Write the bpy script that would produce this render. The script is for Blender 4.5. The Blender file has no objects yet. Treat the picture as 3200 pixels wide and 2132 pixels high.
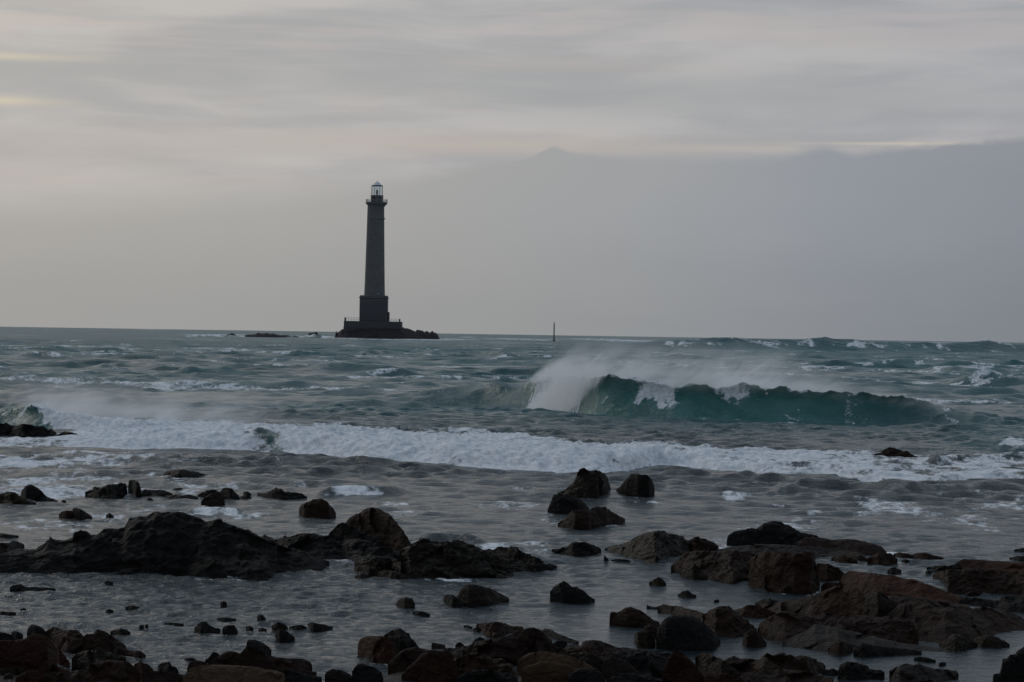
import bpy, math, random
import numpy as np
from mathutils import Matrix, Vector
C = bpy.context.scene
# ------------------------------------------------------------------ camera
H = 3.0; FPX = 7800.0; RE = 6.371e6
PITCH = 27.6/FPX; ROLL = math.radians(0.895)
Fv = np.array([0, math.cos(PITCH), -math.sin(PITCH)])
R0 = np.array([1.0, 0, 0]); U0 = np.array([0, math.sin(PITCH), math.cos(PITCH)])
Rv = R0*math.cos(ROLL)+U0*math.sin(ROLL); Uv = -R0*math.sin(ROLL)+U0*math.cos(ROLL)
cam = bpy.data.objects.new('camera', bpy.data.cameras.new('camera')); C.collection.objects.link(cam)
M = Matrix.Identity(4)
for i in range(3):
    M[i][0] = Rv[i]; M[i][1] = Uv[i]; M[i][2] = -Fv[i]
M[2][3] = H
cam.matrix_world = M
cam.data.sensor_width = 36; cam.data.lens = FPX/3200*36
cam.data.clip_start = 0.5; cam.data.clip_end = 60000
C.camera = cam
C.view_settings.view_transform = 'Standard'; C.view_settings.look = 'None'
C.view_settings.exposure = 0.0; C.view_settings.gamma = 1.0
C.cycles.use_denoising = True
C.cycles.volume_bounces = 3
C.cycles.max_bounces = 6
C.cycles.volume_step_rate = 1.0
C.cycles.volume_max_steps = 256
C.cycles.sample_clamp_indirect = 4

def ray(x, y):
    return Fv + Rv*((x-1600)/FPX) + Uv*((1066-y)/FPX)
def at(x, y, z=0.0):                     # pixel of the photograph -> point on the plane z
    d = ray(x, y); t = (z-H)/d[2]
    return np.array([d[0]*t, d[1]*t, z])
def wx(x, d): return (x-1600)/FPX*d
def zat(x, y, dist):                     # height seen at pixel (x,y) at forward distance dist
    d = ray(x, y); t = dist/d[1]
    return H+d[2]*t, d[0]*t

# ------------------------------------------------------------------ node helper
class NT:
    def __init__(s, tree): s.t = tree; s.n = tree.nodes; s.l = tree.links; s.n.clear()
    def add(s, typ, **k):
        n = s.n.new(typ); ins = k.pop('i', {})
        for a, b in k.items(): setattr(n, a, b)
        for a, b in ins.items(): s.put(n.inputs[a], b)
        return n
    def put(s, sock, v):
        if isinstance(v, bpy.types.NodeSocket): s.l.new(v, sock)
        elif isinstance(v, bpy.types.Node): s.l.new(v.outputs[0], sock)
        else: sock.default_value = v
    def m(s, op, a, b=0.0, c=0.0, clamp=False):
        n = s.n.new('ShaderNodeMath'); n.operation = op; n.use_clamp = clamp
        s.put(n.inputs[0], a); s.put(n.inputs[1], b)
        if op in ('MULTIPLY_ADD',): s.put(n.inputs[2], c)
        return n.outputs[0]
    def ss(s, x, a, b):                  # smoothstep
        n = s.n.new('ShaderNodeMapRange'); n.interpolation_type = 'SMOOTHSTEP'
        s.put(n.inputs[0], x); s.put(n.inputs[1], a); s.put(n.inputs[2], b)
        return n.outputs[0]
    def mix(s, f, a, b, mode='MIX'):
        n = s.n.new('ShaderNodeMix'); n.data_type = 'RGBA'; n.blend_type = mode
        s.put(n.inputs[0], f); s.put(n.inputs[6], a if not isinstance(a, tuple) else (*a[:3], 1)); s.put(n.inputs[7], b if not isinstance(b, tuple) else (*b[:3], 1))
        return n.outputs[2]
    def xyz(s, x, y, z):
        n = s.n.new('ShaderNodeCombineXYZ'); s.put(n.inputs[0], x); s.put(n.inputs[1], y); s.put(n.inputs[2], z); return n.outputs[0]
    def noise(s, v, scale, detail=4.0, rough=0.55, dist=0.0, out=0):
        n = s.n.new('ShaderNodeTexNoise'); s.put(n.inputs['Vector'], v)
        n.inputs['Scale'].default_value = scale; n.inputs['Detail'].default_value = detail
        n.inputs['Roughness'].default_value = rough; n.inputs['Distortion'].default_value = dist
        return n.outputs[out]
    def ramp(s, f, stops, interp='LINEAR'):
        n = s.n.new('ShaderNodeValToRGB'); s.put(n.inputs[0], f); cr = n.color_ramp; cr.interpolation = interp
        while len(cr.elements) < len(stops): cr.elements.new(0.5)
        for e, (p, c) in zip(cr.elements, stops):
            e.position = p; e.color = (c, c, c, 1) if not isinstance(c, tuple) else (*c, 1)
        return n.outputs[0]

# ------------------------------------------------------------------ world: overcast evening sky
W = bpy.data.worlds.new('World'); C.world = W; W.use_nodes = True
SUN_EL, SUN_AZ = math.radians(28), math.radians(-38)      # veiled sun ahead on the left
nt = NT(W.node_tree)
tc = nt.add('ShaderNodeTexCoord')
sep = nt.add('ShaderNodeSeparateXYZ', i={0: tc.outputs['Generated']})
X, Y, Z = sep.outputs
az = nt.m('MULTIPLY', nt.m('ARCTAN2', X, Y), 57.2958)
el = nt.m('MULTIPLY', nt.m('ARCSINE', Z), 57.2958)
azf = nt.m('MULTIPLY_ADD', az, 1/24.0, 0.5, clamp=True)
def el_px(x, y): return (1013+.0156*x-y)/136.1
# cloud streaks
nv = nt.xyz(nt.m('MULTIPLY', az, 0.085), nt.m('MULTIPLY', el, 0.62), 2.3)
warp = nt.noise(nt.xyz(nt.m('MULTIPLY', az, .10), nt.m('MULTIPLY', el, .25), 0), 1.0, 3)
nv2 = nt.xyz(nt.m('MULTIPLY', az, 0.15), nt.m('ADD', nt.m('MULTIPLY', el, 0.95), nt.m('MULTIPLY', warp, 1.3)), 7.7)
n1 = nt.noise(nv2, 1.1, 6, 0.52)
n2 = nt.noise(nt.xyz(nt.m('MULTIPLY', az, 0.05), nt.m('ADD', nt.m('MULTIPLY', el, .9), nt.m('MULTIPLY', warp, 1.0)), 1.1), 1.35, 4, .6)
streak = nt.ss(n1, 0.32, 0.66)
hi = nt.mix(azf, (.51, .488, .460), (.425, .422, .430))
lo = nt.mix(azf, (.385, .385, .382), (.315, .328, .352))
upper = nt.mix(streak, lo, hi)
pink = nt.ss(n2, .50, .68)
upper = nt.mix(nt.m('MULTIPLY', pink, .65), upper, nt.mix(azf, (.53, .460, .425), (.43, .405, .405)))
# cream breaks low on the far left
def gauss(cx, cy, rx, ry):
    a = nt.m('DIVIDE', nt.m('SUBTRACT', az, (cx-1600)/136.1), rx/136.1)
    b = nt.m('DIVIDE', nt.m('SUBTRACT', el, el_px(cx, cy)), ry/136.1)
    q = nt.m('ADD', nt.m('MULTIPLY', a, a), nt.m('MULTIPLY', b, b))
    return nt.m('EXPONENT', nt.m('MULTIPLY', q, -1.0))
glow = nt.m('ADD', nt.m('MULTIPLY', gauss(-60, 195, 300, 12), .8), nt.m('MULTIPLY', gauss(-40, 330, 200, 14), .9))
glow = nt.m('ADD', glow, nt.m('MULTIPLY', gauss(-20, 0, 220, 9), .6))
glow = nt.m('ADD', glow, nt.m('MULTIPLY', gauss(2830, 458, 330, 5), .55))
glow = nt.m('ADD', glow, nt.m('MULTIPLY', gauss(2330, 468, 300, 12), .25))
upper = nt.mix(nt.m('MINIMUM', glow, 1.0), upper, (.62, .55, .42))
dark = nt.m('ADD', nt.m('MULTIPLY', gauss(2100, 300, 1100, 75), .40), nt.m('MULTIPLY', gauss(500, 245, 800, 40), .35))
dark = nt.m('ADD', dark, nt.m('MULTIPLY', gauss(2700, 330, 900, 60), .25))
upper = nt.mix(dark, upper, nt.mix(azf, (.37, .375, .365), (.30, .32, .33)))
pk = nt.m('ADD', nt.m('MULTIPLY', gauss(1450, 452, 800, 36), .8), nt.m('MULTIPLY', gauss(300, 480, 600, 70), .35))
pk = nt.m('ADD', pk, nt.m('MULTIPLY', gauss(1750, 205, 500, 22), .35))
upper = nt.mix(pk, upper, (.47, .425, .385))
# cloud bank above the horizon
pts = [(0, 575), (600, 560), (1000, 548), (1200, 530), (1400, 524), (1560, 508), (1650, 492), (1700, 466), (1725, 459), (1760, 470), (1800, 476), (1900, 482), (2000, 492), (2250, 494), (2420, 484), (2560, 458), (2660, 482), (2800, 464), (2950, 455), (3200, 440)]
es = [el_px(*p) for p in pts]
e0, e1 = 2.8, 5.0
edge = nt.ramp(azf, [(((p[0]-1600)/136.1)/24+.5, (e-e0)/(e1-e0)) for p, e in zip(pts, es)])
edge = nt.m('MULTIPLY_ADD', edge, e1-e0, e0)
en = nt.noise(nt.xyz(nt.m('MULTIPLY', az, 1.0), nt.m('MULTIPLY', el, 2.0), 5), 1.3, 6, .6)
edge = nt.m('ADD', edge, nt.m('MULTIPLY', nt.m('SUBTRACT', en, .5), .28))
soft = nt.ramp(azf, [(0, 1.0), (.28, .85), (.42, .30), (.5, .07), (.53, .06), (.60, .16), (.74, .22), (.86, .16), (.92, .10), (1, .14)])
bank = nt.ss(nt.m('DIVIDE', nt.m('SUBTRACT', edge, el), soft), -0.5, 1.2)
bl = nt.ramp(azf, [(0, (.400, .390, .368)), (.25, (.380, .377, .360)), (.45, (.350, .353, .350)), (.62, (.322, .335, .345)), (.8, (.276, .297, .326)), (1, (.242, .261, .293))])
bb = nt.ramp(azf, [(0, (.345, .340, .322)), (.3, (.330, .330, .318)), (.5, (.305, .308, .302)), (.7, (.256, .270, .280)), (1, (.210, .227, .251))])
bankc = nt.mix(nt.ss(el, 0.0, 3.2), bb, bl)
bn = nt.noise(nt.xyz(nt.m('MULTIPLY', az, .12), nt.m('MULTIPLY', el, .5), 9), 1.0, 4, .5)
bankc = nt.mix(nt.m('MULTIPLY', nt.ss(bn, .4, .7), .22), bankc, nt.mix(azf, (.41, .385, .345), (.31, .32, .335)))
cloud = nt.mix(bank, upper, bankc)
# overhead bluer, behind the viewer darker
cloud = nt.mix(nt.ss(el, 7.5, 13.0), cloud, (.285, .332, .370))
cloud = nt.mix(nt.ss(el, 26.0, 60.0), cloud, (.42, .50, .62))
back = nt.ss(Y, 0.75, -0.5)
cloud = nt.mix(nt.m('MULTIPLY', back, .8), cloud, (.185, .20, .23))
cool = nt.mix(1.0, cloud, (.985, 1.0, 1.035), 'MULTIPLY')
big = nt.add('ShaderNodeVectorMath', operation='SCALE', i={0: cool, 'Scale': 10.3})
sky = nt.add('ShaderNodeTexSky', sky_type='NISHITA', sun_disc=False)
sky.sun_elevation = SUN_EL; sky.sun_rotation = SUN_AZ % (2*math.pi); sky.dust_density = 4; sky.air_density = 2
allc = nt.mix(0.04, big.outputs[0], sky.outputs[0])
bg = nt.add('ShaderNodeBackground', i={0: allc, 1: 0.1})
out = nt.add('ShaderNodeOutputWorld', i={0: bg.outputs[0]})
sd = bpy.data.lights.new('sun', 'SUN'); sd.energy = 0.5; sd.angle = math.radians(25); sd.color = (1, .93, .84)
sun = bpy.data.objects.new('sun', sd); C.collection.objects.link(sun)
sv = Vector((math.sin(SUN_AZ)*math.cos(SUN_EL), math.cos(SUN_AZ)*math.cos(SUN_EL), math.sin(SUN_EL)))
sun.rotation_euler = sv.to_track_quat('Z', 'Y').to_euler()

# ------------------------------------------------------------------ numpy noise
def _hash(ix, iy, iz, seed):
    h = (ix*374761393 + iy*668265263 + iz*2147483647 + seed*974634777).astype(np.int64) & 0xffffffff
    h = ((h ^ (h >> 13))*1274126177) & 0xffffffff
    return ((h ^ (h >> 16)) & 0xffff)/65535.0*2-1
def vnoise(p, seed=0):
    p = np.asarray(p, float); i = np.floor(p).astype(np.int64); f = p-i; f = f*f*f*(f*(f*6-15)+10)
    r = 0
    for dx in (0, 1):
        wx = f[:, 0] if dx else 1-f[:, 0]
        for dy in (0, 1):
            wy = f[:, 1] if dy else 1-f[:, 1]
            for dz in (0, 1):
                wz = f[:, 2] if dz else 1-f[:, 2]
                r = r + wx*wy*wz*_hash(i[:, 0]+dx, i[:, 1]+dy, i[:, 2]+dz, seed)
    return r
def fbm(p, oct=4, seed=0, gain=.5):
    p = np.asarray(p, float); a = 1; s = 0
    for o in range(oct):
        s = s + a*vnoise(p*(2.03**o)+o*17.3, seed+o); a *= gain
    return s
def sst(x, a, b):
    t = np.clip((x-a)/(b-a), 0, 1); return t*t*(3-2*t)

def grid_mesh(name, P, mat, attrs=None, parent=None, smooth=True):
    """P (rows, cols, 3) -> one mesh object"""
    nr, nc = P.shape[:2]
    me = bpy.data.meshes.new(name)
    me.vertices.add(nr*nc); me.vertices.foreach_set('co', np.ascontiguousarray(P, dtype=np.float32).ravel())
    idx = np.arange(nr*nc, dtype=np.int32).reshape(nr, nc)
    q = np.stack([idx[:-1, :-1], idx[:-1, 1:], idx[1:, 1:], idx[1:, :-1]], -1).reshape(-1, 4)
    me.loops.add(q.size); me.loops.foreach_set('vertex_index', q.ravel())
    me.polygons.add(len(q)); me.polygons.foreach_set('loop_start', np.arange(0, q.size, 4, dtype=np.int32))
    me.update(calc_edges=True)
    if smooth: me.polygons.foreach_set('use_smooth', np.ones(len(q), bool))
    for k, v in (attrs or {}).items():
        a = me.attributes.new(k, 'FLOAT', 'POINT'); a.data.foreach_set('value', np.ascontiguousarray(v, dtype=np.float32).ravel())
    me.materials.append(mat)
    o = bpy.data.objects.new(name, me); C.collection.objects.link(o)
    if parent: o.parent = parent
    return o
def mesh_obj(name, verts, faces, mat, parent=None, smooth=False):
    me = bpy.data.meshes.new(name); me.from_pydata([tuple(v) for v in verts], [], faces); me.update()
    if smooth: me.polygons.foreach_set('use_smooth', np.ones(len(faces), bool))
    me.materials.append(mat)
    o = bpy.data.objects.new(name, me); C.collection.objects.link(o)
    if parent: o.parent = parent
    return o
def tag(o, label=None, cat=None, group=None, kind=None):
    if label: o['label'] = label
    if cat: o['category'] = cat
    if group: o['group'] = group
    if kind: o['kind'] = kind
    return o
# ------------------------------------------------------------------ stone materials
def stone(name, c1, c2, c3, rough=.62, bump=.8, scale=1.0, spec=.09):
    m = bpy.data.materials.new(name); m.use_nodes = True; t = NT(m.node_tree)
    g = t.add('ShaderNodeNewGeometry'); p = g.outputs['Position']
    oi = t.add('ShaderNodeObjectInfo'); rnd = oi.outputs['Random']
    off = t.add('ShaderNodeVectorMath', operation='SCALE', i={0: t.xyz(17.0, 9.0, 5.0), 'Scale': rnd})
    v = t.add('ShaderNodeVectorMath', operation='ADD', i={0: p, 1: off.outputs[0]}).outputs[0]
    a = t.noise(v, 1.3*scale, 6, .6, .5); b = t.noise(v, 7*scale, 5, .65); c = t.noise(v, 30*scale, 4, .6)
    col = t.mix(t.ss(a, .36, .66), c1, c2)
    col = t.mix(t.m('MULTIPLY', t.ss(b, .48, .70), .65), col, c3)
    col = t.mix(t.m('MULTIPLY', t.ss(rnd, .0, 1.0), .5), col, t.mix(.5, c1, (.012, .012, .012)))
    # bedding cracks
    w = t.add('ShaderNodeTexVoronoi', feature='DISTANCE_TO_EDGE'); w.inputs['Scale'].default_value = 2.3*scale
    vs = t.add('ShaderNodeVectorMath', operation='MULTIPLY', i={0: v, 1: (1, .6, 2.2)})
    vd = t.add('ShaderNodeVectorMath', operation='ADD', i={0: vs.outputs[0], 1: t.noise(v, 2.0, 3, .6, 0, 1)})
    t.put(w.inputs['Vector'], vd.outputs[0])
    crack = t.ss(w.outputs['Distance'], .0, .045)
    h = t.m('ADD', t.m('MULTIPLY', a, .5), t.m('ADD', t.m('MULTIPLY', b, .45), t.m('MULTIPLY', c, .16)))
    h = t.m('ADD', h, t.m('MULTIPLY', crack, .12))
    bp = t.add('ShaderNodeBump', i={'Strength': bump, 'Distance': .10/scale, 'Height': h})
    s = t.add('ShaderNodeBsdfPrincipled', i={'Base Color': col, 'Roughness': t.m('MULTIPLY_ADD', b, .35, rough-.17), 'Normal': bp.outputs[0]})
    s.inputs['Specular IOR Level'].default_value = spec
    t.add('ShaderNodeOutputMaterial', i={0: s.outputs[0]})
    return m
M_BLACK = stone('wet_black_rock', (0.0080, 0.0076, 0.0073), (0.0122, 0.0113, 0.0098), (0.0049, 0.0049, 0.0049), .70)
M_BROWN = stone('brown_rock', (0.0242, 0.0117, 0.0059), (0.0136, 0.0075, 0.0043), (0.0075, 0.0045, 0.0030), .68)
M_RED = stone('red_brown_rock', (0.0402, 0.0149, 0.0074), (0.0242, 0.0103, 0.0054), (0.0118, 0.0063, 0.0035), .72)
M_OLIVE = stone('weedy_rock', (0.0108, 0.0083, 0.0045), (0.0170, 0.0129, 0.0064), (0.0063, 0.0053, 0.0032), .58)
M_TAN = stone('tan_rock', (0.0533, 0.0327, 0.0181), (0.0362, 0.0238, 0.0143), (0.0225, 0.0153, 0.0095), .75)
M_GREY = stone('grey_rock', (0.0131, 0.0098, 0.0073), (0.0187, 0.0139, 0.0097), (0.0075, 0.0061, 0.0045), .62)
MATS = dict(k=M_BLACK, b=M_BROWN, r=M_RED, o=M_OLIVE, t=M_TAN, g=M_GREY)
M_FAR = stone('reef_rock', (.035, .033, .036), (.05, .045, .045), (.02, .02, .022), .8, .3, .15)

FR = dict(A=(0, 1440, 2.2208), B=(1000, 1440, 2.14), C=(2050, 1440, 2.047), D=(0, 950, 2.14), E=(2100, 950, 2.14), G=(1850, 1600, 1.7437),
          P=(0, 1930, 3.797), Q=(560, 1930, 3.678), R=(1100, 1930, 3.567), S=(1740, 1930, 3.097), T=(2440, 1930, 3.097), L=(0, 0, 1.0))
seed_n = [100]; ROCKS = []
def fix(fr, pts):
    ox, oy, s = FR[fr]; return np.array([(ox+x/s, oy+y/s) for x, y in pts], float)
def rock(fr, label, top, base=None, dep=.55, p=1.7, rough=1.0, mat='k', name='rock', crestf=.45, fac=1.0, sag=.0, group=None, maxdep=3.0, lift=0.0, cat=None, steep=False):
    seed_n[0] += 1; sd = seed_n[0]; rg = np.random.RandomState(sd)
    tp = fix(fr, top)
    if base is None:
        (xa, ya), (xb, yb) = tp[0], tp[-1]
        xs = np.linspace(xa, xb, 7); bs = np.stack([xs, ya+(yb-ya)*(xs-xa)/(xb-xa)+sag/FR[fr][2]*np.sin(np.linspace(0, math.pi, 7))], 1)
    else:
        bs = fix(fr, base)
    x0, x1 = tp[0, 0], tp[-1, 0]; wpx = x1-x0
    nx = int(np.clip(wpx/3.2, 14, 230))
    if name == 'rock_ledge' and not steep:
        crestf = max(crestf, .72); p = min(p, 1.25); dep = dep*1.5; maxdep = maxdep*1.3
    if fr == 'C' and name == 'rock_ledge': fac *= .55; rough *= .7
    xs = x0+(x1-x0)*(.5-.5*np.cos(np.linspace(0, math.pi, nx)))*.35+(x1-x0)*np.linspace(0, 1, nx)*.65
    yt = np.interp(xs, tp[:, 0], tp[:, 1]); yb = np.interp(xs, bs[:, 0], bs[:, 1])
    yb = np.maximum(yb, yt+.5)
    # front waterline on the ground
    F = np.array([at(x, y, lift) for x, y in zip(xs, yb)])
    wm = abs(F[-1, 0]-F[0, 0]); depth = min(wm*dep, maxdep)
    e = np.linspace(0, 1, nx); prof = np.clip(4*e*(1-e), 0, 1)**.6
    # crest
    crest = np.zeros((nx, 3))
    for i, (x, y) in enumerate(zip(xs, yt)):
        dc = F[i, 1]+depth*crestf*prof[i]+.02
        z, xx = zat(x, y, dc); crest[i] = (xx, dc, max(z, -.02))
    back = F.copy(); back[:, 1] += depth*prof+.05; back[:, 0] = F[:, 0]*(back[:, 1]/F[:, 1])
    hm = max(crest[:, 2].max(), .02)
    nf = int(np.clip(hm/wm*nx*1.3+depth/wm*nx*.25, 8, 90)); nb = max(5, nf//3)
    rows = []
    fl = min(.30, .5*depth+.05)
    skirt = F.copy(); skirt[:, 2] = -.25; skirt[:, 1] -= fl; skirt[:, 0] += (2*e-1)**3*fl; rows.append(skirt)
    ROCKS.append((xs.copy(), np.hypot(F[:, 0], F[:, 1]).copy())) if not lift else None
    for k in range(nf):
        t = k/nf; pp = p
        g = 1-(1-t)**pp
        r = F+(crest-F)*t; r[:, 2] = F[:, 2]-.03*(1-t)+(crest[:, 2]-F[:, 2]+.03)*g
        # keep x on the sight-independent straight line front->crest
        rows.append(r)
    for k in range(nb+1):
        t = k/nb
        r = crest+(back-crest)*t; r[:, 2] = crest[:, 2]*(1-t**1.7)-.12*t; rows.append(r)
    bk = back.copy(); bk[:, 2] = -.25; bk[:, 1] += fl; bk[:, 0] += (2*e-1)**3*fl; rows.append(bk)
    P = np.array(rows)
    N = P.shape[0]*P.shape[1]; q = P.reshape(-1, 3)
    size = math.sqrt(wm*max(hm, .05))
    cs = max(min(wm*.5, hm*1.6), .04)                      # block size of the cleavage
    # faceting: nearest-site planes
    lo, hi = q.min(0), q.max(0); ext = np.maximum(hi-lo, .02)
    ns = int(np.clip((ext[0]/cs)*(ext[1]/cs)*1.6*fac+5, 6, 90))
    qs = (q-lo)
    # jittered cell lookup
    qs[:, 2] = np.maximum(qs[:, 2]-(.22-lo[2]-.25), 0); ext[2] = max(hm, .02)
    wq = qs+.18*cs*np.stack([fbm(qs/cs*1.3+5, 2, sd), fbm(qs/cs*1.3+9, 2, sd+1), fbm(qs/cs*1.3+2, 2, sd+2)], 1)
    S = rg.rand(ns, 3)*ext; S[:, 2] *= 1.0
    an = np.array([1, .8, 1.5])
    best = np.full(N, 1e9); bid = np.zeros(N, int)
    for j in range(ns):
        dd = (((wq-S[j])*an)**2).sum(1); mm = dd < best; best[mm] = dd[mm]; bid[mm] = j
    slope = rg.randn(ns, 3)*.28*fac; offs = rg.randn(ns)*.05*fac
    disp = ((qs-S[bid])*slope[bid]).sum(1)+offs[bid]*cs
    disp = np.tanh(disp/(.30*cs))*.30*cs
    rgd = 1-np.abs(fbm(qs/cs*np.array([1.6, 1.2, 2.6]), 5, sd+7, .55))
    fine = fbm(qs/cs*3.7*np.array([1, 1, 1.6]), 4, sd+11, .6)
    fin2 = fbm(qs/cs*11, 3, sd+15, .6)
    amp = cs*rough
    sf = disp*.42; crag = amp*(.085*(rgd-.6)+.034*fine+.014*fin2); dz = sf+crag
    rowi = np.repeat(np.arange(P.shape[0]), P.shape[1]); 
    edge = np.tile(np.clip(prof*1.3, 0, 1), P.shape[0])
    m_ = edge*np.clip((q[:, 2]+.25)/(.25), 0, 1)
    hfac = np.clip(.25+q[:, 2]/hm, 0, 1)
    iscrest = np.exp(-((rowi-(nf+1))/(.10*nf+1))**2)
    dzz = sf*(1-.9*iscrest)+crag*(1-.2*iscrest)
    q2 = q.copy()
    q2[:, 2] += dzz*m_*np.minimum(1, hfac*1.2)
    q2[:, 1] -= dz*1.15*m_*np.where(rowi <= nf, 1, .4)
    q2[:, 0] += (amp*.05*fine+.12*disp*(1-iscrest))*m_
    o = grid_mesh(name, q2.reshape(P.shape), MATS[mat] if isinstance(mat, str) else mat)
    tag(o, label, cat or ('boulder' if name == 'boulder' else 'rock ledge' if name == 'rock_ledge' else 'rock'), group)
    return o

# ------------------------------------------------------------------ sea floor / foreshore
def foreshore():
    m = stone('foreshore_stone', (.030, .024, .019), (.020, .018, .016), (.012, .012, .011), .6)
    xs = np.linspace(-9, 9, 260); ys = np.concatenate([np.linspace(.5, 14, 40), np.linspace(14.1, 26, 220), np.linspace(26.5, 60, 60)])
    Xg, Yg = np.meshgrid(xs, ys); px = 1600+Xg/Yg*FPX
    n = fbm(np.stack([Xg.ravel()*1.3, Yg.ravel()*.8, Xg.ravel()*0], 1), 6, 77, .55).reshape(Xg.shape)
    lim = np.interp(px.ravel(), [-600, 0, 350, 800, 900, 1120, 1280, 1700, 1900, 2350, 2500, 2620, 3600], [22.6, 22.7, 22.2, 21.2, 21.9, 22.0, 23.3, 23.2, 22.6, 22.2, 21.6, 19.5, 19.0]).reshape(Xg.shape)
    z = -.06+(lim-Yg)*.055+.05*n; z = np.minimum(z, .25+.08*n); z = np.maximum(z, -.8)
    o = grid_mesh('foreshore', np.stack([Xg, Yg, z], -1), m); tag(o, kind='structure')
foreshore()
# ------------------------------------------------------------------ rocks, far to near
# -- far left reef beside the breaker, and single rocks out in the surf
rock('D', 'long low black rock under the breaking wave at the left edge of the water', [(-60, 800), (0, 798), (40, 808), (70, 815), (120, 822), (150, 812), (185, 815), (220, 824), (290, 832), (350, 845), (375, 868), (385, 895)], [(-60, 905), (60, 905), (150, 915), (250, 915), (330, 912), (385, 900)], mat='k', name='rock_ledge', dep=.3)
rock('D', 'tapering dark rock tip sliding into white foam, right of the long low black rock', [(378, 885), (400, 872), (440, 858), (470, 868), (520, 880), (570, 900), (620, 925), (700, 934), (760, 938), (800, 948)], [(378, 905), (450, 915), (560, 918), (640, 935), (800, 955)], mat='k', name='rock', dep=.2)
rock('D', 'smooth brown rounded rock alone in streaky foam', [(1080, 1160), (1110, 1128), (1150, 1118), (1230, 1116), (1300, 1128), (1360, 1145), (1400, 1155)], [(1080, 1165), (1200, 1178), (1320, 1168), (1400, 1160)], mat='o', rough=.4, p=2.4, fac=.5)
rock('E', 'lone brown rock with a small knob on top, in foam far out on the right', [(1325, 1018), (1390, 1005), (1420, 978), (1455, 962), (1462, 962), (1520, 978), (1580, 1000), (1610, 1022), (1668, 1034)], [(1325, 1025), (1450, 1030), (1560, 1036), (1668, 1038)], mat='b', rough=.6, dep=.4)
# -- centre group
rock('B', 'cracked tan and black boulder, tallest of the group standing in the surf', [(1590, 222), (1640, 205), (1700, 150), (1730, 80), (1760, 70), (1800, 78), (1840, 76), (1880, 84), (1912, 105), (1930, 160), (1945, 192)], [(1590, 232), (1700, 242), (1770, 248), (1850, 252), (1900, 235), (1945, 200)], mat='g', name='boulder', p=2.6, rough=.7, dep=.6, crestf=.35)
rock('B', 'round black boulder with a flat sloping left side, alone right of the tallest cracked boulder', [(1980, 205), (2010, 180), (2050, 130), (2078, 96), (2120, 98), (2180, 110), (2215, 130), (2235, 170), (2238, 215)], [(1980, 210), (2050, 235), (2130, 246), (2200, 245), (2238, 232)], mat='k', name='boulder', p=3.0, rough=.45, dep=.7, crestf=.35, fac=.6)
rock('B', 'smooth dark half-dome boulder in front of the cracked tan boulder', [(1522, 340), (1535, 300), (1560, 242), (1590, 232), (1660, 238), (1720, 255), (1760, 290), (1800, 328)], [(1522, 350), (1600, 356), (1720, 356), (1800, 340)], mat='k', name='boulder', p=2.6, rough=.4, dep=.6, fac=.6)
rock('B', 'low wide brown boulder, nearest of the group standing in the surf', [(1590, 430), (1640, 400), (1690, 340), (1760, 340), (1800, 338), (1830, 322), (1890, 320), (1930, 335), (1990, 370), (2040, 400)], [(1590, 436), (1700, 458), (1790, 460), (1880, 440), (2040, 408)], mat='b', name='boulder', p=1.8, rough=.6, dep=.5)
# -- left mid-distance line of rocks
rock('A', 'dark weedy rock touching the left edge of the picture, beside a domed boulder', [(-60, 245), (0, 240), (30, 232), (70, 225), (110, 235), (150, 265), (200, 288), (250, 302)], [(-60, 295), (20, 300), (80, 308), (170, 310), (250, 308)], mat='o', dep=.4)
rock('A', 'domed black boulder near the left edge, its tail trailing right', [(145, 240), (150, 215), (180, 185), (215, 178), (250, 192), (290, 225), (308, 250), (350, 270), (400, 286)], [(145, 262), (180, 275), (280, 280), (400, 290)], mat='k', name='boulder', p=2.6, rough=.4, fac=.6)
rock('A', 'jagged black ledge left of the upright rock tooth', [(590, 228), (630, 215), (640, 195), (700, 200), (735, 190), (745, 178), (800, 170), (830, 162), (870, 172), (885, 200), (885, 235)], [(590, 250), (680, 268), (760, 275), (800, 262), (885, 240)], mat='k', name='rock_ledge', rough=1.5)
rock('A', 'upright black rock tooth with a leaning notch at its foot', [(888, 195), (892, 150), (905, 142), (940, 148), (965, 165), (975, 200), (985, 240)], [(888, 225), (920, 228), (945, 250), (985, 250)], mat='k', name='boulder', p=4.5, rough=.6, dep=.6)
rock('A', 'low flat black ledge right of the upright rock tooth', [(985, 215), (1010, 208), (1060, 212), (1120, 210), (1150, 220), (1180, 232), (1200, 240)], [(985, 245), (1080, 252), (1150, 250), (1200, 245)], mat='k', name='rock_ledge', rough=1.2)
rock('A', 'small black knob just above the low flat ledge', [(1200, 208), (1220, 198), (1260, 198), (1285, 212)], None, sag=10, mat='k')
rock('A', 'thin wavy black ledge between the flat ledge and the pale-topped boulder', [(1135, 262), (1160, 250), (1220, 245), (1260, 250), (1300, 242), (1350, 250), (1375, 262)], None, sag=16, mat='k', name='rock_ledge', rough=1.2)
rock('A', 'dark ledge hump behind the triangular boulder', [(1370, 250), (1400, 228), (1440, 214), (1490, 212), (1530, 228), (1545, 250)], None, sag=8, mat='k')
rock('A', 'triangular dark boulder in front of the ledge hump, mid left', [(1395, 295), (1420, 268), (1450, 245), (1500, 230), (1525, 232), (1548, 270), (1562, 300)], [(1395, 312), (1480, 316), (1562, 314)], mat='g', name='boulder', p=2.2, rough=.4, dep=.7, fac=.6)
rock('A', 'rounded black rock leaning right behind the triangular boulder', [(1530, 225), (1545, 200), (1580, 195), (1620, 215), (1650, 245), (1665, 268)], [(1530, 265), (1600, 278), (1665, 270)], mat='k', rough=.9)
rock('A', 'small flat black rock between the rounded rock and the hat-shaped one', [(1680, 232), (1700, 222), (1725, 225), (1745, 240)], None, sag=6, mat='k')
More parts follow.
